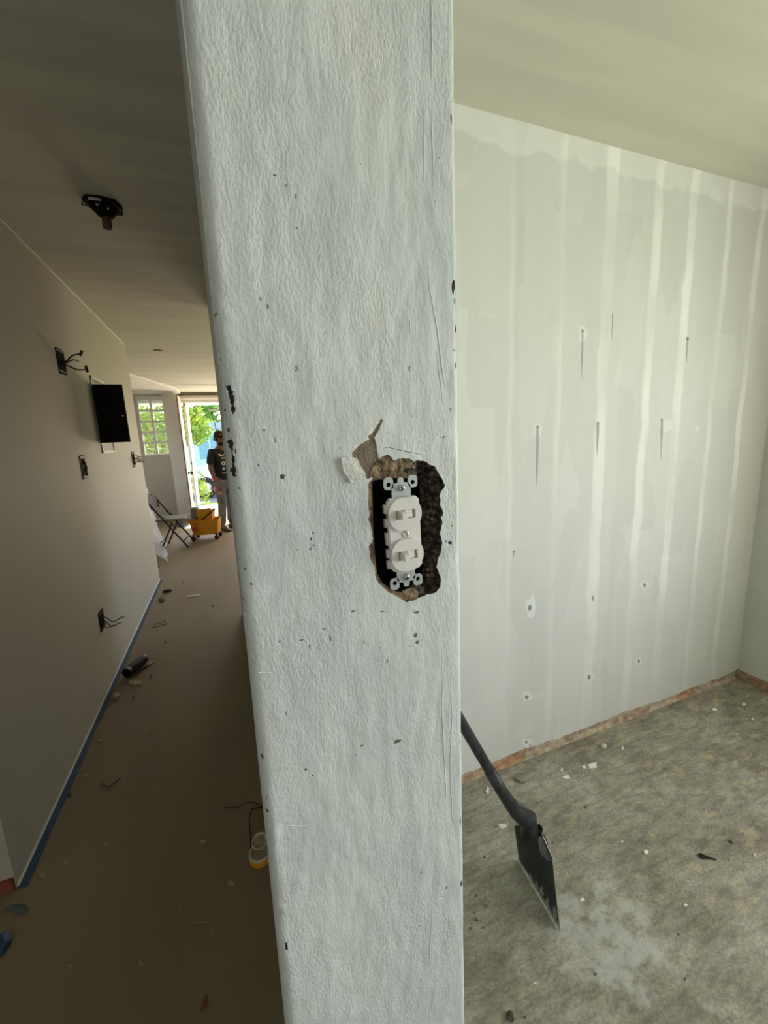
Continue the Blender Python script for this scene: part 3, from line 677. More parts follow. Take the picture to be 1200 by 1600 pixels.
# far wall of the bedroom, its foot broken away to bare brick
bm = bmesh.new(); n_ = 160; rnd = random.Random(4)
edge = []
for i in range(n_+1):
    x = .209+(2.69-.209)*i/n_; edge.append((x, .050+.018*noise.noise(Vector((x*3.1, 0, 2)))+.010*noise.noise(Vector((x*16, 0, 5)))+.004*noise.noise(Vector((x*60, 0, 5)))))
f_, b_s, tp = [], [], []
for x, z in edge:
    f_.append(bm.verts.new((x, 1.35, z))); b_s.append(bm.verts.new((x, 1.362, z-.003)));
t0 = [bm.verts.new((x, 1.35, HC)) for x, z in edge]
for i in range(n_): bm.faces.new((f_[i], f_[i+1], t0[i+1], t0[i])); bm.faces.new((f_[i], b_s[i], b_s[i+1], f_[i+1]))
bmesh.ops.recalc_face_normals(bm, faces=bm.faces)
if sum(f.normal.y for f in bm.faces) > 0: bmesh.ops.reverse_faces(bm, faces=bm.faces)
box(bm, (.209, 1.372, 0), (2.69, 1.50, HC))
wb = struct('wall_back', bm, 'skim', label='skim-coated wall of the right room with pale vertical bands')
bm = bmesh.new(); nx_ = 320
rows = []
for j, z in enumerate((0, .012, .03, .055, .095)):
    rows.append([bm.verts.new((.209+2.481*i/nx_, 1.359+.004*noise.noise(Vector((i*.21, 0, j*1.3)))-(.012 if j == 0 else .004 if j == 1 else 0), z)) for i in range(nx_+1)])
for a, b in zip(rows, rows[1:]):
    for i in range(nx_): bm.faces.new((a[i], a[i+1], b[i+1], b[i]))
struct('brick_base', bm, 'brick', wb, smooth=True)
# wall on the right with its window
wr = wall_open('wall_right', 'x', 2.69, 2.84, -3.0, 1.5, 0.06, HC, [(-1.75, 0.25, 0.9, 2.25)], 'skim')
struct('brick_base_right', B((2.698, -3.0, 0), (2.84, 1.5, 0.06)), 'brick', wr)
bm = bmesh.new()
for a, b in (((2.70, -1.75, .9), (2.80, -1.70, 2.25)), ((2.70, .20, .9), (2.80, .25, 2.25)), ((2.70, -1.75, .9), (2.80, .25, .95)), ((2.70, -1.75, 2.2), (2.80, .25, 2.25)), ((2.72, -.77, .9), (2.78, -.73, 2.25))): box(bm, a, b)
struct('window_1', bm, 'white')
struct('wall_near', B((-3.0, -3.15, 0), (2.84, -3.0, HC)), 'hall_wall')
wall_open('wall_far_left', 'x', -3.15, -3.0, -3.15, 9.7, 0, HC, [(7.0, 8.2, 0.9, 2.1)], 'hall_wall')  # opening added out of view for the left fill lamp
wall_open('wall_living', 'x', 2.69, 2.84, 1.5, 9.5, 0, HC, [(4.4, 6.0, 0.9, 2.1)], 'hall_wall')  # unseen opening, put in for the side fill lamp
FY = 9.5
wall_open('wall_front', 'y', FY, FY+.15, -3.0, 2.84, 0, HC, [(-1.50, -1.01, 1.33, 2.49), (-0.76, 0.45, 0, 2.46), (0.75, 2.2, 0.9, 2.2)], 'hall_wall')  # rightmost opening is hidden, added to let fill light in
struct('trim_3', B((-1.005, FY-.16, 0), (-0.775, FY, HC-.035)), 'white', label='white column between the louvred window and the entrance')
# window_2 : ten-light window of glass louvres in a white frame
bm = bmesh.new(); X0, X1, Z0_, Z1_ = -1.50, -1.01, 1.33, 2.49
for a, b in (((X0, X0+.03), 0), ((X1-.03, X1), 0), ((-1.275, -1.235), 0)): box(bm, (a[0], FY+.03, Z0_), (a[1], FY+.09, Z1_))
zb = [1.33, 1.39, 1.60, 1.64, 1.83, 1.87, 2.045, 2.085, 2.27, 2.31]
rails = [(1.33, 1.36), (1.555, 1.595), (1.765, 1.805), (1.975, 2.015), (2.185, 2.225), (2.40, 2.49)]
for a, b in rails: box(bm, (X0+.03, FY+.035, a), (X1-.03, FY+.085, b))
wf = struct('window_2', bm, 'white', label='louvred window left of the entrance')
for k in range(5):
    for c0, c1 in ((X0+.03, -1.275), (-1.235, X1-.03)):
        z0_, z1_ = rails[k][1], rails[k+1][0]; bm = bmesh.new()
        for q in (0, 1):
            zc = z0_+(z1_-z0_)*(.25+.5*q); h = (z1_-z0_)*.25
            vs4 = [bm.verts.new((x, FY+.06+s*.012, zc+s*h)) for s in (-1, 1) for x in (c0, c1)]
            bm.faces.new((vs4[0], vs4[1], vs4[3], vs4[2]))
            box(bm, (c0, FY+.068, zc+h-.004), (c1, FY+.074, zc+h+.001))
        struct('pane', bm, 'glass', wf)
# entrance : frame, dark header track, open leaf inside and open gate outside
bm = bmesh.new(); box(bm, (-0.775, FY-.02, 0), (-0.745, FY+.13, 2.46)); box(bm, (-0.775, FY-.02, 2.42), (.45, FY+.13, 2.49)); box(bm, (.42, FY-.02, 0), (.45, FY+.13, 2.46)); dr = struct('door_1', bm, 'door', label='bright entrance opening with its leaf folded back')
struct('header_track', B((-0.765, FY-.05, 2.492), (.45, FY-.02, 2.515)), 'brownholder', dr)
bm = bmesh.new(); box(bm, (-.735, FY-.62, .02), (-.70, FY-.03, 2.44), 0, .004)
for z in (.25, 1.0, 1.75): box(bm, (-.699, FY-.54, z), (-.692, FY-.12, z+.55), 0, .003)
lf = struct('door_leaf', bm, 'door', dr)
struct('leaf_edge', B((-.722, FY-.630, .02), (-.712, FY-.619, 2.44)), 'brownholder', lf)
bm = bmesh.new(); lathe(bm, [(0, 0), (.028, .004), (.030, .02), (.012, .025), (.012, .045), (.03, .055), (.034, .075), (.02, .09), (0, .092)], (-.694, FY-.56, .96), 14, mtx=Matrix.Rotation(math.radians(90), 3, 'Y')); struct('door_handle', bm, 'darkmetal', lf)
bm = bmesh.new(); gx = -.66
for y in (FY+.16, FY+1.0): box(bm, (gx-.02, y, .02), (gx+.02, y+.04, 2.35))
for z in (.05, 1.1, 2.31): box(bm, (gx-.015, FY+.16, z), (gx+.015, FY+1.04, z+.04))
for k in range(1, 8): box(bm, (gx-.008, FY+.16+k*.105, .05), (gx+.008, FY+.176+k*.105, 2.33))
for k in range(7):
    for z in (.5, 1.6):
        c = Vector((gx, FY+.22+k*.105, z)); tube(bm, [c+Vector((0, .045*math.cos(t*.7), .10*math.sin(t*.7))) for t in range(10)], .006, 5)
gt = struct('gate', bm, 'door', dr)
gt['label'] = 'white scrollwork security gate folded outwards'

# streaks, nail holes and scraped spots on the bedroom wall
def wallmark(name, pts, m, dy=.0009, label=None):
    q = [ony(x, y, 1.35) for x, y in pts]; bm = bmesh.new(); prism(bm, [(v.x, v.z) for v in q], 'y', 1.35-dy, 1.3503)
    o = struct(name, bm, m, wb)
    return o
M['streak'] = mat('damp_streak', (0.42, 0.44, 0.46), 0.8, var=0.3, scale=30, stretch=(1, 1, .2)); M['filler'] = mat('white_filler', (0.70, 0.71, 0.68), 0.8, var=0.06, scale=40)
M['gouge'] = mat('gouge', (0.34, 0.33, 0.31), 0.95, var=.6, scale=160)
for x, y, w, h in ((840,668,4.5,93),(934,661,4,50),(1034,656,3.2,64),(910,516,2.6,76),(1074,528,2.6,38),(803,862,1.6,10),(957,490,1.6,40)):
    wallmark('streak', [(x-w*.5, y), (x+w*.5, y), (x+w*.42, y+h*.3), (x+w*.25-1, y+h*.7), (x-1, y+h), (x-w*.25-1, y+h*.7), (x-w*.45, y+h*.3)], 'streak')
rnd = random.Random(9)
def wblob(x, y, rx, ry, m, name, dy):
    wallmark(name, [(x+math.cos(2*math.pi*i/11)*rx*rnd.uniform(.6, 1.15), y+math.sin(2*math.pi*i/11)*ry*rnd.uniform(.6, 1.15)) for i in range(11)], m, dy)
for x, y, rx, ry in ((829,950,9,22),(926,933,9,9),(1007,914,9,9),(920,1057,8,10),(823,1088,10,9),(998,1033,6,7),(825,1160,9,9),(910,522,8,16),(1040,665,12,12),(1090,670,4,4),(840,672,9,10)): wblob(x, y, rx, ry, 'filler', 'filler_patch', .0004)
for x, y, rx, ry in ((828,949,4,7),(926,935,1.5,7),(1007,914,3,5),(920,1058,4,5),(823,1089,4,5),(998,1033,2.5,4),(822,1159,2.5,4),(840,667,3,3),(934,661,3,3),(910,517,3,3),(1074,529,3,4),(803,861,2,2),(1034,655,2,2),(828,1164,2,2)): wblob(x, y, rx*.7, ry*.8, 'gouge', 'nail_hole', .0012)

# ------------------------------------------------------------------ shovel leaning on the dividing wall
sh = thing('shovel', 'black steel square shovel leaning behind the dividing wall, blade on the floor', 'shovel', (.813, .877, 0))
def loc(v, o): return Vector(v)-o.location
tipR, tipL = Vector((.801, .767, .004)), Vector((.826, .986, .004))
trR = onz(864, 1343, .215); trL = onz(805, 1293, .205); neckR = onz(848, 1300, .275); neckL = onz(812, 1285, .27)
bm = bmesh.new(); nu, nv = 28, 44; g = []
for j in range(nv+1):
    t = j/nv
    if t < .75: a = tipL.lerp(trL, t/.75); b = tipR.lerp(trR, t/.75)
    else:
        s = (t-.75)/.25; s2 = s*s*(3-2*s); a = trL.lerp(neckL, s2); b = trR.lerp(neckR, s2); a.z = trL.z+(neckL.z-trL.z)*s; b.z = trR.z+(neckR.z-trR.z)*s
    row = []
    for i in range(nu+1):
        v = a.lerp(b, i/nu); c = 1-(2*i/nu-1)**2
        v.x += .016*c*min(1, t*3)*(1+.8*t); row.append(v)
    g.append(row)
Vv = [[bm.verts.new(loc(v, sh)) for v in r] for r in g]; Vb = [[bm.verts.new(loc(v+Vector((-.0028, 0, 0)), sh)) for v in r] for r in g]
for j in range(nv):
    for i in range(nu):
        k = i/nu; worn = (j <= 1) or (j < 8 and noise.noise(Vector((i*.45, j*.12, 3)))*1.6 > j/9-.15 and i > 7)
        f = bm.faces.new((Vv[j][i], Vv[j][i+1], Vv[j+1][i+1], Vv[j+1][i])); f.material_index = 1 if worn else 0; f.smooth = True
        f = bm.faces.new((Vb[j][i], Vb[j+1][i], Vb[j+1][i+1], Vb[j][i+1])); f.material_index = 1 if worn else 0; f.smooth = True
ring = [(0, i) for i in range(nu+1)]+[(j, nu) for j in range(1, nv+1)]+[(nv, i) for i in range(nu-1, -1, -1)]+[(j, 0) for j in range(nv-1, 0, -1)]
for k in range(len(ring)):
    (j0, i0), (j1, i1) = ring[k], ring[(k+1) % len(ring)]; f = bm.faces.new((Vv[j0][i0], Vb[j0][i0], Vb[j1][i1], Vv[j1][i1])); f.material_index = 1 if (j0 == 0 and j1 == 0) or i0 == nu == i1 else 0
bmesh.ops.recalc_face_normals(bm, faces=bm.faces)
obj('blade', bm, ['blacksteel', 'wornsteel'], sh)
s0 = onz(829, 1304, .250); s1 = onz(824, 1280, .292); s2 = onz(806, 1268, .345); s3 = onz(784, 1236, .43); s4 = onz(765, 1204, .52); s5 = ony(727, 1139, .872)
bm = T([loc(v, sh) for v in (s0, s1, s2, s3, s4)], [.030, .031, .0215, .0180, .0172], 14)
obj('socket', bm, 'blacksteel', sh, True)
end = s4+(s5-s4)*((.232-s4.x)/(s5.x-s4.x))
bm = T([loc(v, sh) for v in (s3.lerp(s4, .6), s4, s5, end)], [.0152, .0152, .015, .015], 14); obj('handle', bm, 'blacksteel', sh, True)
bm = bmesh.new()
ft = [trR.lerp(neckR, .0), trR.lerp(neckR, .8)]
q = [onz(852, 1305, .262), onz(863, 1340, .218), onz(852, 1338, .222), onz(843, 1328, .236), onz(840, 1308, .262)]
a = [bm.verts.new(loc(v, sh)) for v in q]; b = [bm.verts.new(loc(v+Vector((.0, -.004, -.010)), sh)) for v in q]
bm.faces.new(a); bm.faces.new(b)
for i in range(5): bm.faces.new((a[i], a[(i+1) % 5], b[(i+1) % 5], b[i]))
bmesh.ops.recalc_face_normals(bm, faces=bm.faces)
obj('foot_step', bm, 'greysteel', sh)
bm = bmesh.new(); q = [onz(803, 1249, .36), onz(818, 1257, .335), onz(831, 1277, .300), onz(822, 1283, .295), onz(812, 1268, .33)]
a = [bm.verts.new(loc(v+Vector((0, .0, .006)), sh)) for v in q]; b = [bm.verts.new(loc(v+Vector((.0, .01, -.012)), sh)) for v in q]
bm.faces.new(a); bm.faces.new(b)
for i in range(5): bm.faces.new((a[i], a[(i+1) % 5], b[(i+1) % 5], b[i]))
bmesh.ops.recalc_face_normals(bm, faces=bm.faces); bmesh.ops.bevel(bm, geom=list(bm.edges), offset=.003, segments=2, affect='EDGES')
obj('socket_flange', bm, 'greysteel', sh)

# ------------------------------------------------------------------ hallway wall: boxes, wires, breaker panel
WX = -0.837
def wbox(y, z, w, h, label, wires, face='blackpanel', seed=0):
    o = thing('electrical_box', label, 'electrical box', (WX, y, z), group='open electrical boxes on the hallway wall')
    rnd = random.Random(seed); pts = [(-w/2, -h/2), (-w/2*.9, -h/2*1.08), (w*.3, -h/2), (w/2, -h/2*.9), (w/2, h*.2), (w/2*1.08, h/2), (0, h/2*1.05), (-w/2, h/2)]
    bm = bmesh.new(); prism(bm, pts, 'x', -.02, .003); obj('box_back', bm, 'black' if face == 'blackpanel' else face, o)
    for a, b in (((.0, -w/2, h*.38), (.006, w/2, h*.46)), ((.0, -w/2, -h*.46), (.006, w/2, -h*.38))): obj('strap', B(a, b), 'darkmetal', o)
    for pts, r, mm in wires: obj('wire', T(pts, r, 6), mm, o, True)
    return o
def curl(y0, z0, L_, dz, n, seed, amp=.02):
    rnd = random.Random(seed); ph = rnd.uniform(0, 6)
    return [(.0+L_*i/n, y0+amp*math.sin(ph+i*1.1), z0+dz*i/n+amp*.8*math.cos(ph*2+i*.9)-amp*.8*math.cos(ph*2)) for i in range(n+1)]
wbox(3.055, 2.015, .13, .14, 'black open box with two capped wires, highest on the hallway wall', [(curl(0, .0, .105, .045, 7, 1, .012), .0045, 'blackwire'), (curl(0, -.02, .12, -.02, 7, 2, .012), .0045, 'blackwire'), ([(.10, 0, .035), (.115, 0, .065)], .008, 'redwire'), ([(.12, 0, -.02), (.125, .0, -.06)], .008, 'blackwire'), (curl(.01, -.02, .09, .02, 6, 6, .014), .004, 'redwire')], seed=1)
wbox(3.125, 1.392, .10, .145, 'narrow open box with brown wiring below the breaker panel', [([(.0, 0, .05), (.014, .005, .02), (.01, -.005, -.02), (.016, 0, -.055)], .006, 'redwire'), ([(.0, .01, .03), (.02, 0, 0), (.01, .01, -.04)], .005, 'brownholder')], 'chipdark', 2)
wbox(4.71, 1.385, .13, .145, 'black open box with a bunch of tangled wires at the hallway wall end', [(curl(0, .04-.018*k, .07+.012*(k % 3), -.03+.012*k, 6, 20+k, .015), .0035, 'blackwire') for k in range(6)], seed=3)
wbox(2.96, .430, .10, .12, 'low open box with loose wires hanging over the blue tape', [(curl(0, .02, .12, -.03, 7, 31, .016), .0035, 'blackwire'), (curl(0, 0, .10, -.05, 6, 32, .02), .0035, 'blackwire'), (curl(0, -.02, .06, -.02, 5, 33, .02), .003, 'blackwire')], seed=4)
bp_ = thing('breaker_panel', 'flush breaker panel with its backlit door standing open', 'breaker panel', (WX, 3.62, 1.75))
obj('panel_back', B((-.03, 0, -.275), (.002, .36, .27)), 'grey', bp_)
bm = bmesh.new()
for a, b in (((0, 0, .255), (.008, .37, .272)), ((0, 0, -.28), (.008, .37, -.265)), ((0, 0, -.28), (.008, .012, .272)), ((0, .358, -.28), (.008, .37, .272))): box(bm, a, b)
obj('panel_frame', bm, 'white', bp_)
bm = bmesh.new(); box(bm, (.004, -.006, -.208), (.190, .006, .208), 0, .002); box(bm, (.190, -.012, -.208), (.193, .012, .208)); pd = obj('panel_door', bm, 'blackpanel', bp_)  # near-black material holds the door's backlit shade
obj('latch', B((.165, -.010, -.02), (.178, -.005, -.012)), 'zinc', pd)
# breakers
for k in range(6): obj('breaker', B((.0, .08, .14-.05*k), (.016, .28, .175-.05*k), .002), 'blackpanel', bp_)

# ceiling light fitting (bare holder)
cl = thing('ceiling_light', 'bare black ceiling lamp holder without a bulb above the hallway', 'ceiling light', (-.372, 2.30, HC))
bm = bmesh.new(); prism(bm, [(-.075, -.03), (-.055, -.06), (.0, -.065), (.05, -.05), (.068, .0), (.06, .05), (.01, .065), (-.05, .05)], 'z', -.016, .002); obj('mounting_plate', bm, 'blackpanel', cl)
bm = bmesh.new(); lathe(bm, [(.050, -.012), (.045, -.03), (.033, -.048), (.022, -.056), (0, -.056)], seg=18); obj('canopy', bm, 'blackpanel', cl, True)
bm = bmesh.new(); lathe(bm, [(.017, -.05), (.019, -.085), (.018, -.098), (.012, -.10), (0, -.095)], seg=16); obj('lamp_holder', bm, 'brownholder', cl, True)
for a, b in (((-.045, -.066, -.020), (.0, -.060, -.012)), ((-.022, -.058, -.034), (-.012, -.048, -.030)), ((.016, -.050, -.042), (.022, -.044, -.036))): obj('bracket_screw', B(a, b), 'zinc', cl)
for s in (.05, -.065): obj('wire', T([(s, .03, -.005), (s*1.25, -.02, -.025), (s*1.1, -.05, -.03)], .003, 6), 'blackwire', cl, True)
# small rose further on
bm = bmesh.new(); lathe(bm, [(.05, 0), (.045, -.008), (.0, -.01)], (-.56, 5.4, HC), 16); tag(obj('ceiling_rose', bm, 'tanflake', None, True), 'small round cover plate on the ceiling beyond the hallway', 'cover plate')

# ------------------------------------------------------------------ hallway floor debris
bm = bmesh.new(); rnd = random.Random(2); n_ = 60; a0 = []
for i in range(n_+1):
    y = 1.585+3.57*i/n_; a0.append((y, .026+.006*noise.noise(Vector((y*4, 1, 1)))+.004*noise.noise(Vector((y*17, 1, 1)))))
top1 = [bm.verts.new((-.829, y, .004)) for y, w in a0]; top2 = [bm.verts.new((-.829+w, y, .0016)) for y, w in a0]; b1 = [bm.verts.new((-.829, y, .0)) for y, w in a0]; b2 = [bm.verts.new((-.829+w, y, .0)) for y, w in a0]
for i in range(n_): bm.faces.new((top1[i], top2[i], top2[i+1], top1[i+1])); bm.faces.new((top2[i], b2[i], b2[i+1], top2[i+1]))
tag(obj('masking_tape', bm, 'bluetape'), 'long strip of blue masking tape along the foot of the hallway wall', 'tape')
def wad(name, c, sx, sy, h, m, label, cat, seed, group=None, n=9, ang=0):
    rnd = random.Random(seed); bm = bmesh.new(); k = bmesh.ops.create_icosphere(bm, subdivisions=2, radius=1)
    for v in k['verts']:
        d = 1+.35*noise.noise(v.co*1.7+Vector((seed, 0, 0))); x, y = v.co.x*sx*d, v.co.y*sy*d
        v.co = Vector((x*math.cos(ang)-y*math.sin(ang), x*math.sin(ang)+y*math.cos(ang), max(-.0, (v.co.z+.6)*h*d)))
    o = obj(name, bm, m); o.location = (c[0], c[1], 0); return tag(o, label, cat, group)
def flat(name, x, y, rx, ry, m, label, cat, seed, group=None, th=.002, k=8):
    rnd = random.Random(seed); c = onz(x, y); pts = []
    for i in range(k):
        a = 2*math.pi*i/k; v = onz(x+math.cos(a)*rx*rnd.uniform(.55, 1.15), y+math.sin(a)*ry*rnd.uniform(.55, 1.15)); pts.append((v.x-c.x, v.y-c.y))
    bm = bmesh.new(); prism(bm, pts, 'z', 0, th); o = obj(name, bm, m); o.location = (c.x, c.y, 0.0)
    for v in o.data.vertices:
        if v.co.z > 0: v.co.z += th*rnd.uniform(-.3, 1.2)
    return tag(o, label, cat, group)
cblue = onz(4, 1490); wad('tape_wad', (cblue.x-.02, cblue.y+.02), .035, .04, .014, 'bluetape', 'crumpled blue tape wad at the lower left picture edge', 'tape', 3)
flat('dusty_tape_scrap', 28, 1420, 20, 10, 'dustyblue', 'dusty faded blue tape scrap by the hallway wall corner', 'tape', 5, th=.0012)
# black rolled tube by the wall
tb = thing('plastic_tube', 'thick black plastic tube lying beside the blue tape', 'tube', (*onz(208, 1058).xy, 0))
A1, B1 = onz(198, 1052, .032), onz(226, 1029, .030); A1.z = B1.z = .034
bm = bmesh.new(); d = (B1-A1).normalized(); tube(bm, [v-tb.location for v in (A1, A1.lerp(B1, .15), A1.lerp(B1, .85), B1, B1+d*.008)], [.034, .036, .033, .030, .02], 18); obj('tube_body', bm, 'rubber', tb)
bm = bmesh.new(); lathe(bm, [(.026, -.001), (.026, -.004), (0, -.004)], A1-tb.location, 16, mtx=Vector(d).to_track_quat('Z', 'Y').to_matrix()); obj('tube_end', bm, 'black', tb)
tag(obj('stick', T([onz(214, 1052, .006), onz(239, 1034, .006)], .0055, 8), 'brownholder', None, True), 'thin dark stick lying beside the black tube', 'stick')
wad('crumpled_bag', onz(181, 1091).xy, .022, .03, .02, 'tanflake', 'crumpled brown bag below the black tube', 'litter', 8)
fr = flat('wire_bracket', 212, 1067, 13, 6, 'tanflake', 'flat tan bracket with slots on the floor just below the black tube', 'bracket', 12, th=.003)
def bar(name, p, q, w, h, m, label, cat, group=None):
    a, b = onz(*p), onz(*q); bm = bmesh.new(); d = (b-a); L_ = d.length; ang = math.atan2(d.y, d.x)
    box(bm, (-L_/2, -w/2, 0), (L_/2, w/2, h), 0, min(w, h)*.2); o = obj(name, bm, m); c = (a+b)/2; o.location = (c.x, c.y, 0); o.rotation_euler = (0, 0, ang); return tag(o, label, cat, group)
bar('white_strip', (292, 933), (312, 930), .030, .008, 'flake', 'white plastic strip on the hallway floor, farthest of the strips', 'strip')
sl = thing('socket_cover', 'pale rectangular frame plate lying on the hallway floor', 'cover plate', (*onz(250, 975).xy, 0), math.radians(12))
bm = bmesh.new(); with_hole(bm, rrect(.125, .075, .006), rrect(.105, .055, .004), 0, .006)
for v in bm.verts: v.co = Vector((v.co.x, v.co.z, v.co.y))
bmesh.ops.recalc_face_normals(bm, faces=bm.faces); obj('frame', bm, 'tanflake', sl)
wad('dirt_clump', onz(262, 925).xy, .045, .03, .02, 'blackwire', 'black clump of dirt at the far end of the tape', 'debris', 14)
wad('dirt_clump', onz(253, 938).xy, .03, .07, .012, 'chipdark', 'elongated dark scraping just nearer than the black clump', 'debris', 15, ang=.3)
tag(obj('wire_offcut', T([onz(158, 1220, .004), onz(162, 1227, .003), onz(170, 1229, .003), onz(181, 1222, .004), onz(188, 1215, .008)], .0025, 6), 'brownholder', None, True), 'bent brown wire offcut on the hallway floor', 'wire')
tag(obj('floor_wire', T([onz(351, 1262, .004), onz(372, 1261, .003), onz(384, 1254, .006), onz(396, 1253, .004), onz(410, 1260, .01), onz(425, 1262, .01)], .0022, 6), 'brownholder', None, True), 'thin brown wire running to the foot of the dividing wall', 'wire')
tag(obj('floor_wire', T([onz(414, 1261, .01), onz(393, 1264, .006), onz(389, 1280, .004), onz(391, 1300, .012), onz(392, 1320, .006), onz(389, 1340, .004)], .0022, 6), 'blackwire', None, True), 'dark wire looping down the left side of the yellow tape roll', 'wire')
c = onz(408, 1344); tr_ = thing('tape_roll', 'yellow roll with cream rim lying against the dividing wall', 'tape roll', (c.x, c.y+.012, 0))
bm = bmesh.new(); lathe(bm, [(.040, 0), (.041, .012), (.041, .022)], seg=28); obj('roll_side', bm, 'yellow', tr_)
bm = bmesh.new(); lathe(bm, [(.041, .022), (.040, .028), (.033, .029), (.031, .010), (.0, .009)], seg=28); obj('rim', bm, 'cream', tr_)
c2 = onz(411, 1312, .03); t2 = thing('cap_ring', 'small cream ring propped on the yellow roll', 'ring', (c.x+.002, c.y+.048, .028))
bm = bmesh.new(); mt = Matrix.Rotation(math.radians(28), 3, 'X'); lathe(bm, [(.026, .0), (.029, .010), (.026, .018), (.023, .010), (.022, .0), (.0, .002)], seg=24, mtx=mt); obj('ring_body', bm, 'cream', t2)
bm = bmesh.new(); lathe(bm, [(.012, .0), (.012, .012), (.004, .014), (.0, .008)], seg=14, mtx=mt); obj('ring_core', bm, 'tanflake', t2)
for i, (x, y, rx, ry, mm, lab) in enumerate(((157,1158,4,2,'tanflake','tiny pale crumb'),(137,1212,5,3,'tanflake','pale paint flake near the blue tape'),(235,1146,4,2,'tanflake','crumb'),(326,1146,4,2,'tanflake','crumb'),(361,1381,6,5,'tanflake','pale flake left of the tape roll'),(103,1349,4,3,'tanflake','crumb'),(196,1234,4,2,'tanflake','crumb'),(67,1368,6,4,'tanflake','pale flake near the wall corner'),(221,1505,4,5,'tanflake','crumb'),(110,1509,3,3,'tanflake','crumb'),(109,1242,4,3,'chipdark','dark'),(258,1004,2,2,'chipdark','dark'),(332,947,2,2,'chipdark','dark'),(286,910,2,1,'chipdark','dark'),(248,886,2,2,'chipdark','dark'),(166,1320,3,3,'tanflake','crumb'),(318,1316,6,2,'tanflake','crumb'),(208,1090,2,4,'chipdark','dark'),(236,1057,2,3,'chipdark','dark'))):
    if lab == 'tiny pale crumb' or lab == 'crumb': flat('plaster_crumb', x, y, rx, ry, mm, 'tiny pale plaster crumb on the brown hallway floor', 'debris', 50+i, 'plaster crumbs on the hallway floor', .003)
    elif lab == 'dark': flat('dirt_speck', x, y, rx, ry, mm, 'tiny dark dirt speck on the brown hallway floor', 'debris', 50+i, 'dirt specks on the hallway floor', .003)
    else: flat('paint_flake', x, y, rx, ry, mm, lab, 'debris', 50+i, None, .002)
for p, l in (((293,1391),(278,1426)),'long thin pale scratchy thread, upper one'),(((303,1442),(334,1457)),'short pale thread, lower one'):
    a, b = onz(*p[0], .002), onz(*p[1], .002); m_ = (a+b)/2+Vector((.008, .01, .002)); tag(obj('thread', T([a, a.lerp(m_, .5)+Vector((.002, 0, 0)), m_, b], .0011, 5), 'tanflake', None, True), l+' on the near hallway floor', 'thread')
bm = bmesh.new(); q = [onz(*p) for p in ((321,1556),(325,1573),(316,1580),(314,1582))]
prism(bm, [(v.x, v.y) for v in q], 'z', 0, .006); tag(obj('brick_shard', bm, 'redbrick'), 'small reddish brown shard at the bottom edge near the dividing wall', 'debris')

# bedroom floor debris
rnd = random.Random(21)
sc_ = thing('screw_anchor', 'black screw anchor lying on the bare concrete, right of the shovel', 'anchor', (*onz(1107, 1338).xy, 0))
a, b = onz(1096, 1337, .005)-sc_.location, onz(1119, 1343, .004)-sc_.location
obj('anchor_shank', T([a, a.lerp(b, .5), b], [.006, .0045, .002], 8), 'blackwire', sc_, True); bm = bmesh.new(); lathe(bm, [(.009, 0), (.009, .006), (0, .008)], a+Vector((0, 0, -.004)), 10); obj('anchor_head', bm, 'blackwire', sc_)
wad('dark_lump', onz(797, 1590).xy, .010, .011, .008, 'brownholder', 'dark brown lump on the concrete at the bottom edge', 'debris', 22)
flat('paint_flake', 927, 1196, 8, 6, 'flake', 'large white paint flake on the concrete near the brick base', 'debris', 90)
flat('paint_flake', 886, 1215, 7, 3, 'flake', 'slim white flake nearer the shovel handle on the concrete', 'debris', 91)
wad('plaster_lump', onz(943, 1168).xy, .014, .012, .012, 'cream', 'round pale plaster lump against the brick base', 'debris', 24)
wad('stone_chip', onz(818, 1217).xy, .045, .020, .014, 'concrete', 'grey stone chip at the foot of the wall behind the shovel', 'stone', 25)
flat('plaster_piece', 783, 1292, 8, 4, 'flake', 'whitish plaster piece left of the shovel socket', 'debris', 93, th=.005)
flat('plaster_piece', 762, 1237, 3, 5, 'flake', 'white plaster piece touching the shovel handle', 'debris', 94, th=.006)
wad('dark_crumb', onz(1142, 1316).xy, .006, .006, .005, 'brownholder', 'tiny brown crumb far right on the concrete', 'debris', 27)
for i, (x, y) in enumerate(((878,1203),(912,1199),(973,1170),(1116,1109),(1162,1101),(1179,1338),(1071,1415),(838,1537),(972,1316),(1010,1332),(909,1407),(1176,1124))):
    flat('plaster_crumb', x, y, rnd.uniform(2, 4.5), rnd.uniform(1.5, 3.5), 'flake', 'small white plaster crumb on the bare concrete floor', 'debris', 100+i, 'plaster crumbs on the concrete floor', .003)
for i, (x, y) in enumerate(((757,1340),(755,1450),(745,1438),(735,1451),(1070,1530),(930,1523),(820,1590),(915,1262),(744,1400),(1060,1460))):
    flat('dark_speck', x, y, 2.2, 2.0, 'chipdark', 'tiny dark speck on the bare concrete floor', 'debris', 130+i, 'dark specks on the concrete floor', .002)

# ------------------------------------------------------------------ living room : folding chair, sheeting, mop bucket, fan
ch = thing('folding_chair', 'grey metal folding chair beside the yellow mop bucket', 'chair', (-.80, 6.80, 0), math.radians(-8))
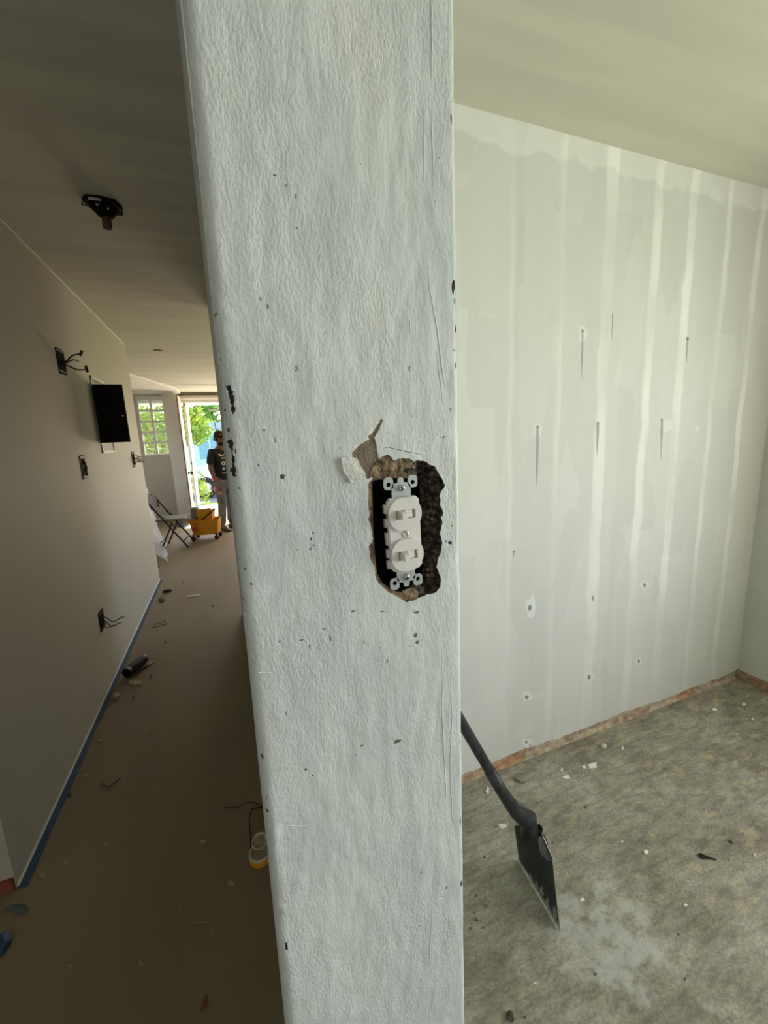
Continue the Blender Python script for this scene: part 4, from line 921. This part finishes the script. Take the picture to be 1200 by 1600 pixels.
# chair faces +x ; width along y
for s in (-1, 1):
    y = s*.205
    obj('front_leg', T([(-.30, y, .78), (-.27, y, .74), (.20, y*1.02, .012)], .0125, 8), 'darkmetal', ch, True)
    obj('rear_leg', T([(.02, y*.9, .40), (-.17, y*.9, .012)], .011, 8), 'darkmetal', ch, True)
    obj('hinge_bar', T([(-.15, y*.95, .52), (-.02, y*.9, .44), (.06, y*.95, .30)], .006, 6), 'darkmetal', ch, True)
obj('top_rail', T([(-.30, -.205, .78), (-.315, -.12, .81), (-.32, 0, .82), (-.315, .12, .81), (-.30, .205, .78)], .0125, 8), 'darkmetal', ch, True)
obj('stretcher', T([(.14, -.205, .115), (.14, .205, .115)], .008, 8), 'darkmetal', ch, True)
obj('stretcher', T([(-.20, -.185, .10), (-.20, .185, .10)], .008, 8), 'darkmetal', ch, True)
bm = bmesh.new(); box(bm, (-.20, -.195, .425), (.20, .195, .455), 0, .012); obj('seat', bm, 'greychair', ch)
bm = bmesh.new(); g = []
for i in range(9):
    t = -1+2*i/8; xx = -.275-.02*(1-t*t); g.append(((xx, t*.19)))
A = [bm.verts.new((x-.0, y, .60)) for x, y in g]; C = [bm.verts.new((x-.09+.04, y, .80-.02*abs(y)/.19)) for x, y in g]
A2 = [bm.verts.new((x+.012, y, .60)) for x, y in g]; C2 = [bm.verts.new((x-.05+.012, y, .80-.02*abs(y)/.19)) for x, y in g]
for i in range(8): bm.faces.new((A[i], A[i+1], C[i+1], C[i])); bm.faces.new((A2[i], C2[i], C2[i+1], A2[i+1])); bm.faces.new((C[i], C[i+1], C2[i+1], C2[i])); bm.faces.new((A[i], A2[i], A2[i+1], A[i+1]))
bmesh.ops.recalc_face_normals(bm, faces=bm.faces)
for v in bm.verts: v.co.x += .045
obj('backrest', bm, 'shaded_back', ch)

# mop bucket
mb = thing('mop_bucket', 'yellow wheeled mop bucket with wringer, in front of the entrance', 'mop bucket', (-.385, 7.12, 0), math.radians(-12))
def tub(bm, x0, x1, y0, y1, z0, z1, tp):
    lo = [(x0+tp, y0+tp), (x1-tp, y0+tp), (x1-tp, y1-tp), (x0+tp, y1-tp)]; hi = [(x0, y0), (x1, y0), (x1, y1), (x0, y1)]
    a = [bm.verts.new((x, y, z0)) for x, y in lo]; b = [bm.verts.new((x, y, z1)) for x, y in hi]
    c = [bm.verts.new((x*.92+(x0+x1)*.04, y*.92+(y0+y1)*.04, z1)) for x, y in hi]; d = [bm.verts.new((x*.92+(x0+x1)*.04, y*.92+(y0+y1)*.04, z0+.02)) for x, y in lo]
    bm.faces.new(a); bm.faces.new(d)
    for i in range(4):
        j = (i+1) % 4; bm.faces.new((a[i], a[j], b[j], b[i])); bm.faces.new((b[i], b[j], c[j], c[i])); bm.faces.new((c[i], c[j], d[j], d[i]))
    bmesh.ops.recalc_face_normals(bm, faces=bm.faces)
bm = bmesh.new(); tub(bm, -.22, .22, -.15, .15, .085, .33, .035); bmesh.ops.bevel(bm, geom=[e for e in bm.edges if abs(e.verts[0].co.z-e.verts[1].co.z) > .1], offset=.025, segments=3, affect='EDGES'); tubo = obj('tub', bm, 'yellow', mb)
bm = bmesh.new(); tub(bm, -.10, .14, -.11, .11, .32, .47, .02); box(bm, (-.08, -.10, .40), (.12, -.08, .50)); obj('wringer', bm, 'yellow', mb)
bm = bmesh.new(); lathe(bm, [(0, 0), (.045, 0), (.045, .004), (0, .004)], (-.12, -.139, .2), 20, mtx=Matrix.Rotation(math.radians(90), 3, 'X')); box(bm, (-.15, -.148, .262), (-.07, -.143, .285)); obj('warning_emblem', bm, 'redplastic', tubo)
bm = bmesh.new(); box(bm, (-.20, -.07, .33), (-.09, .07, .52), 0, .03); obj('wringer_pad', bm, 'grey', mb)
obj('wringer_handle', T([(-.02, -.13, .33), (.20, -.15, .50)], .010, 8), 'darkmetal', mb, True)
for i, (x, y) in enumerate(((-.18, -.12), (.17, -.12), (-.18, .12), (.17, .12))):
    bm = bmesh.new(); lathe(bm, [(0, -.014), (.030, -.014), (.037, -.008), (.037, .008), (.030, .014), (0, .014)], (x, y, .037), 16, mtx=Matrix.Rotation(math.radians(90), 3, 'X')); w_ = obj('caster', bm, 'caster', mb, True)
    bm = bmesh.new(); box(bm, (x-.012, y-.022, .035), (x+.012, y-.016, .10)); box(bm, (x-.012, y+.016, .035), (x+.012, y+.022, .10)); box(bm, (x-.02, y-.022, .085), (x+.02, y+.022, .10)); obj('caster_fork', bm, 'caster', w_)
# rag inside
wad_ = wad('cleaning_rag', (-.315, 7.10), .055, .05, .04, 'flake', 'white rag lying in the wringer of the mop bucket', 'rag', 40); wad_.location.z = .44
flat('blue_cloth', 283, 821, 8, 3, 'dustyblue', 'blue cloth on the floor behind the folding chair', 'cloth', 41, th=.02)
# clear sheeting slumped from wall to floor
bm = bmesh.new(); nx_, nz2 = 26, 30; g = []
for i in range(nx_+1):
    row = []
    for j in range(nz2+1):
        s, t = i/nx_, j/nz2                     # s along wall, t downwards
        z = (.62+.70*s)*(1-t)
        x = -1.36+.44*t**1.5*(1-.25*s)+.035*noise.noise(Vector((s*7, t*3, 1)))+.02*noise.noise(Vector((s*19, t*9, 4)))+.10*(1-s)+.15*max(0, s-.6)*(1-t)/.4
        y = 5.85+1.6*s*(1-.1*t)+.05*noise.noise(Vector((s*6, t*5, 8)))
        row.append(bm.verts.new((x, y, max(.006, z+.02*noise.noise(Vector((s*11, t*7, 3)))))))
    g.append(row)
for i in range(nx_):
    for j in range(nz2): bm.faces.new((g[i][j], g[i+1][j], g[i+1][j+1], g[i][j+1]))
tag(obj('plastic_sheeting', bm, 'sheet', None, True), 'translucent plastic sheeting slumped behind the folding chair', 'plastic sheet')
# ceiling fan, mostly behind the dividing wall
fn = thing('ceiling_fan', 'dark ceiling fan blade jutting out in front of the bright entrance', 'ceiling fan', (.47, 8.6, HC))
obj('downrod', T([(0, 0, 0), (0, 0, -.28)], .012, 8), 'darkmetal', fn); bm = bmesh.new(); lathe(bm, [(0, -.26), (.07, -.27), (.10, -.31), (.10, -.36), (.05, -.40), (0, -.40)], seg=20); obj('motor', bm, 'darkmetal', fn, True)
for k in range(4):
    a = math.radians(182+90*k); bm = bmesh.new(); mt = Matrix.Rotation(a, 3, 'Z') @ Matrix.Rotation(math.radians(9), 3, 'Y') @ Matrix.Rotation(math.radians(12), 3, 'X')
    prism(bm, [(.10, -.03), (.20, -.055), (.55, -.065), (.66, -.05), (.68, 0), (.66, .05), (.55, .065), (.20, .055), (.10, .03)], 'z', -.004, .004)
    for v in bm.verts: v.co = mt @ v.co + Vector((0, 0, -.33))
    obj('blade', bm, 'greychair', fn)

# ------------------------------------------------------------------ person
def skinned(name, vts, eds, rad, m, parent=None, sub=2, root=0, fix=None):
    me = bpy.data.meshes.new(name); me.from_pydata([Vector(v) for v in vts], eds, []); o = bpy.data.objects.new(name, me); COL.objects.link(o)
    sk = o.modifiers.new('s', 'SKIN'); sk.use_smooth_shade = True
    for i, d in enumerate(me.skin_vertices[0].data): r = rad[i]; d.radius = r if isinstance(r, tuple) else (r, r); d.use_root = (i == root)
    ss = o.modifiers.new('u', 'SUBSURF'); ss.levels = sub; ss.render_levels = sub
    dg = bpy.context.evaluated_depsgraph_get(); nm = bpy.data.meshes.new_from_object(o.evaluated_get(dg)); nm.name = name
    o.modifiers.clear(); o.data = nm; nm.materials.clear(); nm.materials.append(M[m])
    nm.polygons.foreach_set('use_smooth', [True]*len(nm.polygons))
    if fix: fix(nm)
    if parent is not None: o.parent = parent
    return o
pr = thing('person', 'person in black printed T-shirt, jeans and dark cap standing at the entrance', 'person', (-.045, 7.66, 0), math.radians(36))
# local frame: faces -y, own right side is -x
V = [(0, .01, .93), (0, .02, 1.08), (0, .01, 1.24), (0, .02, 1.38), (0, .005, 1.46), (0, -.01, 1.53), (0, -.02, 1.60), (0, -.01, 1.66)]
Rr = [(.13, .105), (.115, .095), (.14, .11), (.13, .09), (.052, .055), (.056, .065), (.072, .088), (.058, .070)]
E_ = [(i, i+1) for i in range(7)]
def addc(start, pts, rs):
    p = start
    for q, r in zip(pts, rs): V.append(q); Rr.append(r); E_.append((p, len(V)-1)); p = len(V)-1
    return p
rh = addc(3, [(-.175, .015, 1.385), (-.215, .03, 1.12), (-.205, -.06, .90), (-.20, -.09, .83)], [.055, .044, .032, .026])   # right arm
lh = addc(3, [(.175, .015, 1.385), (.225, .03, 1.12), (.19, -.10, .92), (.17, -.14, .86)], [.055, .044, .032, .026])
addc(0, [(-.09, .01, .86), (-.10, -.02, .50), (-.11, .03, .09), (-.11, -.06, .045)], [.088, .056, .040, .035])
addc(0, [(.09, .01, .86), (.12, .04, .50), (.13, .12, .09), (.13, .03, .045)], [.088, .056, .040, .035])
def hand(base, sx):
    b = len(V)
    pp = addc(base, [(V[base][0]+sx*.0, V[base][1]-.025, V[base][2]-.055)], [(.030, .020)])
    c = Vector(V[pp])
    for k in range(4):
        o_ = Vector((sx*.004*k, -.022+.0165*k, 0)); l = (.036, .040, .037, .030)[k]
        addc(pp, [c+o_+Vector((0, -.006, -.018)), c+o_+Vector((sx*-.008, -.010, -.018-l*.6)), c+o_+Vector((sx*-.022, -.004, -.018-l))], [.0095, .0085, .0075])
    addc(pp, [c+Vector((-sx*.012, -.032, .005)), c+Vector((-sx*.020, -.045, -.018)), c+Vector((-sx*.024, -.045, -.036))], [.0105, .0095, .008])
hand(rh, -1); hand(lh, 1)
body_ = skinned('body', V, E_, Rr, 'skin', pr)
# face
bm = bmesh.new()
def ell(bm, c, s, sub=2):
    k = bmesh.ops.create_icosphere(bm, subdivisions=sub, radius=1)
    for v in k['verts']: v.co = Vector((v.co.x*s[0], v.co.y*s[1], v.co.z*s[2]))+Vector(c)
    for f in bm.faces: f.smooth = True
ell(bm, (0, -.105, 1.585), (.013, .020, .022)); ell(bm, (-.078, .0, 1.59), (.010, .020, .032)); ell(bm, (.078, .0, 1.59), (.010, .020, .032)); ell(bm, (0, -.094, 1.548), (.026, .010, .008)); ell(bm, (0, -.085, 1.515), (.03, .022, .022)); ell(bm, (0, -.07, 1.575), (.066, .036, .055), 3); ell(bm, (0, -.09, 1.615), (.050, .012, .008))
obj('face', bm, 'skin', pr)
for s in (-1, 1):
    bm = bmesh.new(); ell(bm, (s*.028, -.103, 1.602), (.012, .006, .006)); obj('eye', bm, 'hair', pr)
bm = bmesh.new(); ell(bm, (0, -.052, 1.525), (.070, .052, .042), 3); obj('beard', bm, 'hair', pr)
bm = bmesh.new(); ell(bm, (0, .03, 1.605), (.079, .085, .055), 3); obj('hair', bm, 'hair', pr)
bm = bmesh.new(); lathe(bm, [(.088, 1.625), (.091, 1.655), (.084, 1.70), (.055, 1.735), (.0, 1.745)], (0, 0, 0), 24)
for v in bm.verts: v.co.y = v.co.y*1.12-.005
cp = obj('cap', bm, 'cap', pr, True)
bm = bmesh.new(); pts = [(-.075, -.06), (-.065, -.13), (-.035, -.165), (0, -.175), (.035, -.165), (.065, -.13), (.075, -.06)]; prism(bm, pts, 'z', 1.625, 1.633); obj('brim', bm, 'cap', cp)
bm = bmesh.new(); ell(bm, (-.030, -.090, 1.675), (.022, .008, .018)); obj('badge', bm, 'orange', cp)
# shirt
sv = [(0, .01, .84), (0, .02, 1.0), (0, .01, 1.18), (0, .015, 1.34), (0, .012, 1.43), (-.16, .015, 1.385), (-.20, .02, 1.24), (-.212, .028, 1.16), (.16, .015, 1.385), (.20, .02, 1.24), (.212, .028, 1.16)]
skinned('t_shirt', sv, [(0, 1), (1, 2), (2, 3), (3, 4), (3, 5), (5, 6), (6, 7), (3, 8), (8, 9), (9, 10)], [(.165, .135), (.150, .125), (.165, .128), (.16, .108), (.075, .07), .078, .072, .066, .078, .072, .066], 'shirt', pr)
bm = bmesh.new()
for i, (z, w) in enumerate(((1.33, .07), (1.29, .10), (1.20, .045), (1.12, .02), (1.06, .05))):
    box(bm, (-w/2, -.175, z), (w/2, -.10, z+.018))
bm2 = bmesh.new()
for k in (-1, 1): box(bm2, (k*.05-.02, -.150, 1.335), (k*.05+.02, -.128, 1.35))
for k, z in enumerate((1.31, 1.27)): box(bm2, (-.05+.03*k, -.152, z), (.02+.03*k, -.128, z+.018))
lathe(bm2, [(.018, 0), (.034, 0), (.034, .01), (.018, .01)], (0, -.142, 1.19), 16, mtx=Matrix.Rotation(math.radians(90), 3, 'X'))
box(bm2, (-.014, -.150, 1.08), (.014, -.128, 1.12)); box(bm2, (-.035, -.150, 1.02), (.035, -.128, 1.03))
bm.free(); [setattr(v, 'co', v.co+Vector((-.075, .012, 0))) for v in bm2.verts]; obj('shirt_print', bm2, 'print', pr)
# jeans
jv = [(0, .01, .95), (0, .01, .88), (-.095, .01, .80), (-.10, -.02, .50), (-.11, .02, .20), (-.112, .03, .10), (.095, .01, .80), (.12, .04, .50), (.13, .10, .20), (.132, .115, .10)]
skinned('jeans', jv, [(0, 1), (1, 2), (2, 3), (3, 4), (4, 5), (1, 6), (6, 7), (7, 8), (8, 9)], [(.150, .120), (.152, .122), .098, .078, .068, .074, .098, .078, .068, .074], 'jeans', pr)
for x, y in ((-.112, .0), (.132, .085)):
    bm = bmesh.new(); prof = []
    rings = []
    for t, w, h in ((.09, .030, .05), (.06, .042, .085), (.0, .044, .075), (-.07, .047, .055), (-.13, .046, .042), (-.165, .030, .032)):
        rings.append([bm.verts.new((x+math.cos(2*math.pi*k/12)*w, y+t, max(.0, h/2+math.sin(2*math.pi*k/12)*h/2))) for k in range(12)])
    for a, b in zip(rings, rings[1:]):
        for k in range(12): bm.faces.new((a[k], a[(k+1) % 12], b[(k+1) % 12], b[k]))
    bm.faces.new(rings[0]); bm.faces.new(rings[-1]); bmesh.ops.recalc_face_normals(bm, faces=bm.faces)
    obj('shoe', bm, 'shoe', pr, True)
pr.scale = (1, 1, .985)
gl = wad('held_item', (0, 0), .03, .03, .03, 'orange', 'ochre yellow object held in the right hand of the person', 'tool', 44)
gl.location = pr.matrix_basis @ Vector((-.20, -.13, .695)); 
gl.location = (gl.location.x, gl.location.y, .66)

# ------------------------------------------------------------------ outdoors
struct('floor_porch', B((-4, 9.65, -.17), (4, 11.3, -.02)), 'porch', label='sunlit concrete porch')
bm = bmesh.new(); box(bm, (-6, 11.3, -.2), (6, 11.9, -.03)); o = obj('lawn', bm, 'grass'); o['kind'] = 'structure'
o = obj('curb', B((-30, 11.9, -.2), (30, 12.1, -.02)), 'curb'); o['kind'] = 'structure'
bm = bmesh.new(); box(bm, (-30, 12.1, -.25), (30, 19, -.12)); o = obj('road', bm, 'road'); o['kind'] = 'structure'
bm = bmesh.new(); box(bm, (-40, 19, -.25), (40, 60, -.08)); box(bm, (3.2, -8, -.25), (14, 11.3, -.2)); o = obj('ground', bm, 'grass'); o['kind'] = 'structure'
struct('trim_4', B((-3.2, 9.65, 2.36), (3, 10.3, 2.50)), 'white', label='cream eave above the entrance')
def foliage(bm, c, r, n, seed, s=.07):
    rnd = random.Random(seed)
    for i in range(n):
        while True:
            p = Vector([rnd.uniform(-1, 1) for _ in range(3)])
            if p.length < 1: break
        if noise.noise(p*2.2+Vector((seed, 0, 0))) < -.12: continue
        p = Vector((c[0]+p.x*r[0], c[1]+p.y*r[1], c[2]+p.z*r[2])); a = Vector([rnd.gauss(0, 1) for _ in range(3)]).normalized(); b = a.orthogonal().normalized(); d = a.cross(b); q = s*rnd.uniform(.6, 1.3)
        vv = [bm.verts.new(p+b*q), bm.verts.new(p+d*q*.5+a*q*.12), bm.verts.new(p-b*q), bm.verts.new(p-d*q*.5+a*q*.12)]
        f = bm.faces.new(vv); f.material_index = 0
def tree(name, base, trunk_h, blobs, m, label, seed, s=.09, cat='tree'):
    t = thing(name, label, cat, base)
    bm = bmesh.new()
    for k, (c, r, n) in enumerate(blobs): foliage(bm, c, r, n, seed+k, s)
    obj('foliage', bm, m, t)
    bm = bmesh.new(); tube(bm, [(0, 0, -.05), (.05, 0, trunk_h*.5), (-.03, .02, trunk_h)], [.10 if cat == 'tree' else .02, .07 if cat == 'tree' else .015, .04 if cat == 'tree' else .01], 8)
    for k, (c, r, n) in enumerate(blobs): tube(bm, [(0, 0, trunk_h*.6), Vector(c)*.6+Vector((0, 0, trunk_h*.25)), c], [.04 if cat == 'tree' else .01, .025 if cat == 'tree' else .007, .01], 6)
    obj('trunk', bm, 'bark', t)
    return t
tree('tree', (-1.35, 16.4, -.12), 1.9, [((-.1, 0, 2.85), (.90, .9, 1.1), 4200), ((.35, .2, 2.2), (.70, .6, .65), 2200), ((.1, .3, 3.9), (1.2, .8, .7), 2200), ((-.45, 0, 1.6), (.40, .5, .9), 1100)], 'leaf2', 'bright lime-green tree outside the entrance', 3, .075)
tree('tree', (-1.75, 12.9, -.12), 1.6, [((-.15, 0, 2.0), (.50, .5, 1.0), 2600), ((.10, .1, 1.2), (.35, .4, .6), 900)], 'leaf2', 'leafy tree close outside the louvred window', 9, .07)
tree('tree', (-.1, 19.5, -.12), 2.2, [((-.2, 0, 3.1), (1.1, .8, .55), 2200)], 'leaf', 'tree crown behind the fan blade', 15, .09)
tree('bush', (-.78, 11.75, -.03), .3, [((.05, 0, .55), (.22, .2, .42), 420), ((.2, .05, .25), (.18, .15, .25), 220)], 'leaf2', 'low lime-green bush in front of the car wheel', 21, .045, 'bush')
# car
car = thing('car', 'white parked car beyond the porch, dark front wheel showing', 'car', (.3, 14.3, -.12))
prof = [(-2.1, .28), (-2.15, .62), (-2.0, .86), (-1.15, .95), (-.55, 1.40), (.75, 1.42), (1.45, .98), (2.05, .92), (2.15, .60), (2.1, .28)]
bm = bmesh.new(); prism(bm, prof, 'y', -.82, .82); bmesh.ops.bevel(bm, geom=list(bm.edges), offset=.06, segments=3, affect='EDGES'); obj('car_body', bm, 'carpaint', car, True)
bm = bmesh.new(); prism(bm, [(-1.0, .97), (-.5, 1.34), (.10, 1.35), (.10, .97)], 'y', -.835, .835); prism(bm, [(.18, .97), (.18, 1.35), (.70, 1.35), (1.25, .99)], 'y', -.835, .835); obj('side_window', bm, 'carglass', car)
for x in (-1.32, 1.32):
    for y in (-.78, .78):
        bm = bmesh.new(); lathe(bm, [(.19, -.11), (.31, -.11), (.325, -.07), (.325, .07), (.31, .11), (.19, .11)], (x, y, .325), 28, mtx=Matrix.Rotation(math.radians(90), 3, 'X')); w_ = obj('wheel', bm, 'tyre', car, True)
        bm = bmesh.new(); lathe(bm, [(0, -.10), (.19, -.095), (.19, .095), (0, .10)], (x, y, .325), 20, mtx=Matrix.Rotation(math.radians(90), 3, 'X')); obj('hubcap', bm, 'flake', w_)
car.location.x = onz(316, 762, .2).x*0+(-.62+1.32)
# house across the street
hs = thing('house', 'pale blue house across the street with louvred shutters', 'house', (0, 24, -.1))
obj('house_wall', B((-3.5, 0, 0), (5, 4, 2.35)), 'bluehouse', hs); bm = bmesh.new(); prism(bm, [(-3.9, 2.35), (5.4, 2.35), (5.4, 2.75), (-3.9, 2.75)], 'y', -.6, 4.4); obj('house_roof', bm, 'rooftile', hs)
for x in (-1.2, 2.0):
    bm = bmesh.new()
    for k in range(11): box(bm, (x, -.05, .85+k*.11), (x+1.1, -.01, .94+k*.11))
    sh_ = obj('shutter', bm, 'blueshutter', hs); bm = bmesh.new()
    for xx in (x-.05, x+.52, x+1.1): box(bm, (xx, -.07, .8), (xx+.06, 0, 2.12))
    obj('shutter_frame', bm, 'bluehouse', sh_)
# small red cart
ct = thing('yard_cart', 'small red two-wheeled cart on the street edge beside the car', 'cart', (-.26, 12.45, -.12))
obj('tray', B((-.12, -.12, .62), (.16, .12, .86), .02), 'redplastic', ct)
bm = bmesh.new(); lathe(bm, [(.03, -.03), (.12, -.03), (.13, 0), (.12, .03), (.03, .03)], (.02, 0, .38), 20, mtx=Matrix.Rotation(math.radians(90), 3, 'X')); obj('reel', bm, 'redplastic', ct, True)
bm = bmesh.new()
for a, b in (((-.10, -.1, .62), (-.30, -.1, .0)), ((.12, -.1, .62), (.25, -.1, .0)), ((-.28, -.1, .25), (.22, -.1, .38)), ((-.45, -.1, .28), (-.1, -.1, .22)), ((0, .1, .62), (0, .1, 0))): tube(bm, [a, b], .012, 6)
obj('frame', bm, 'darkmetal', ct)
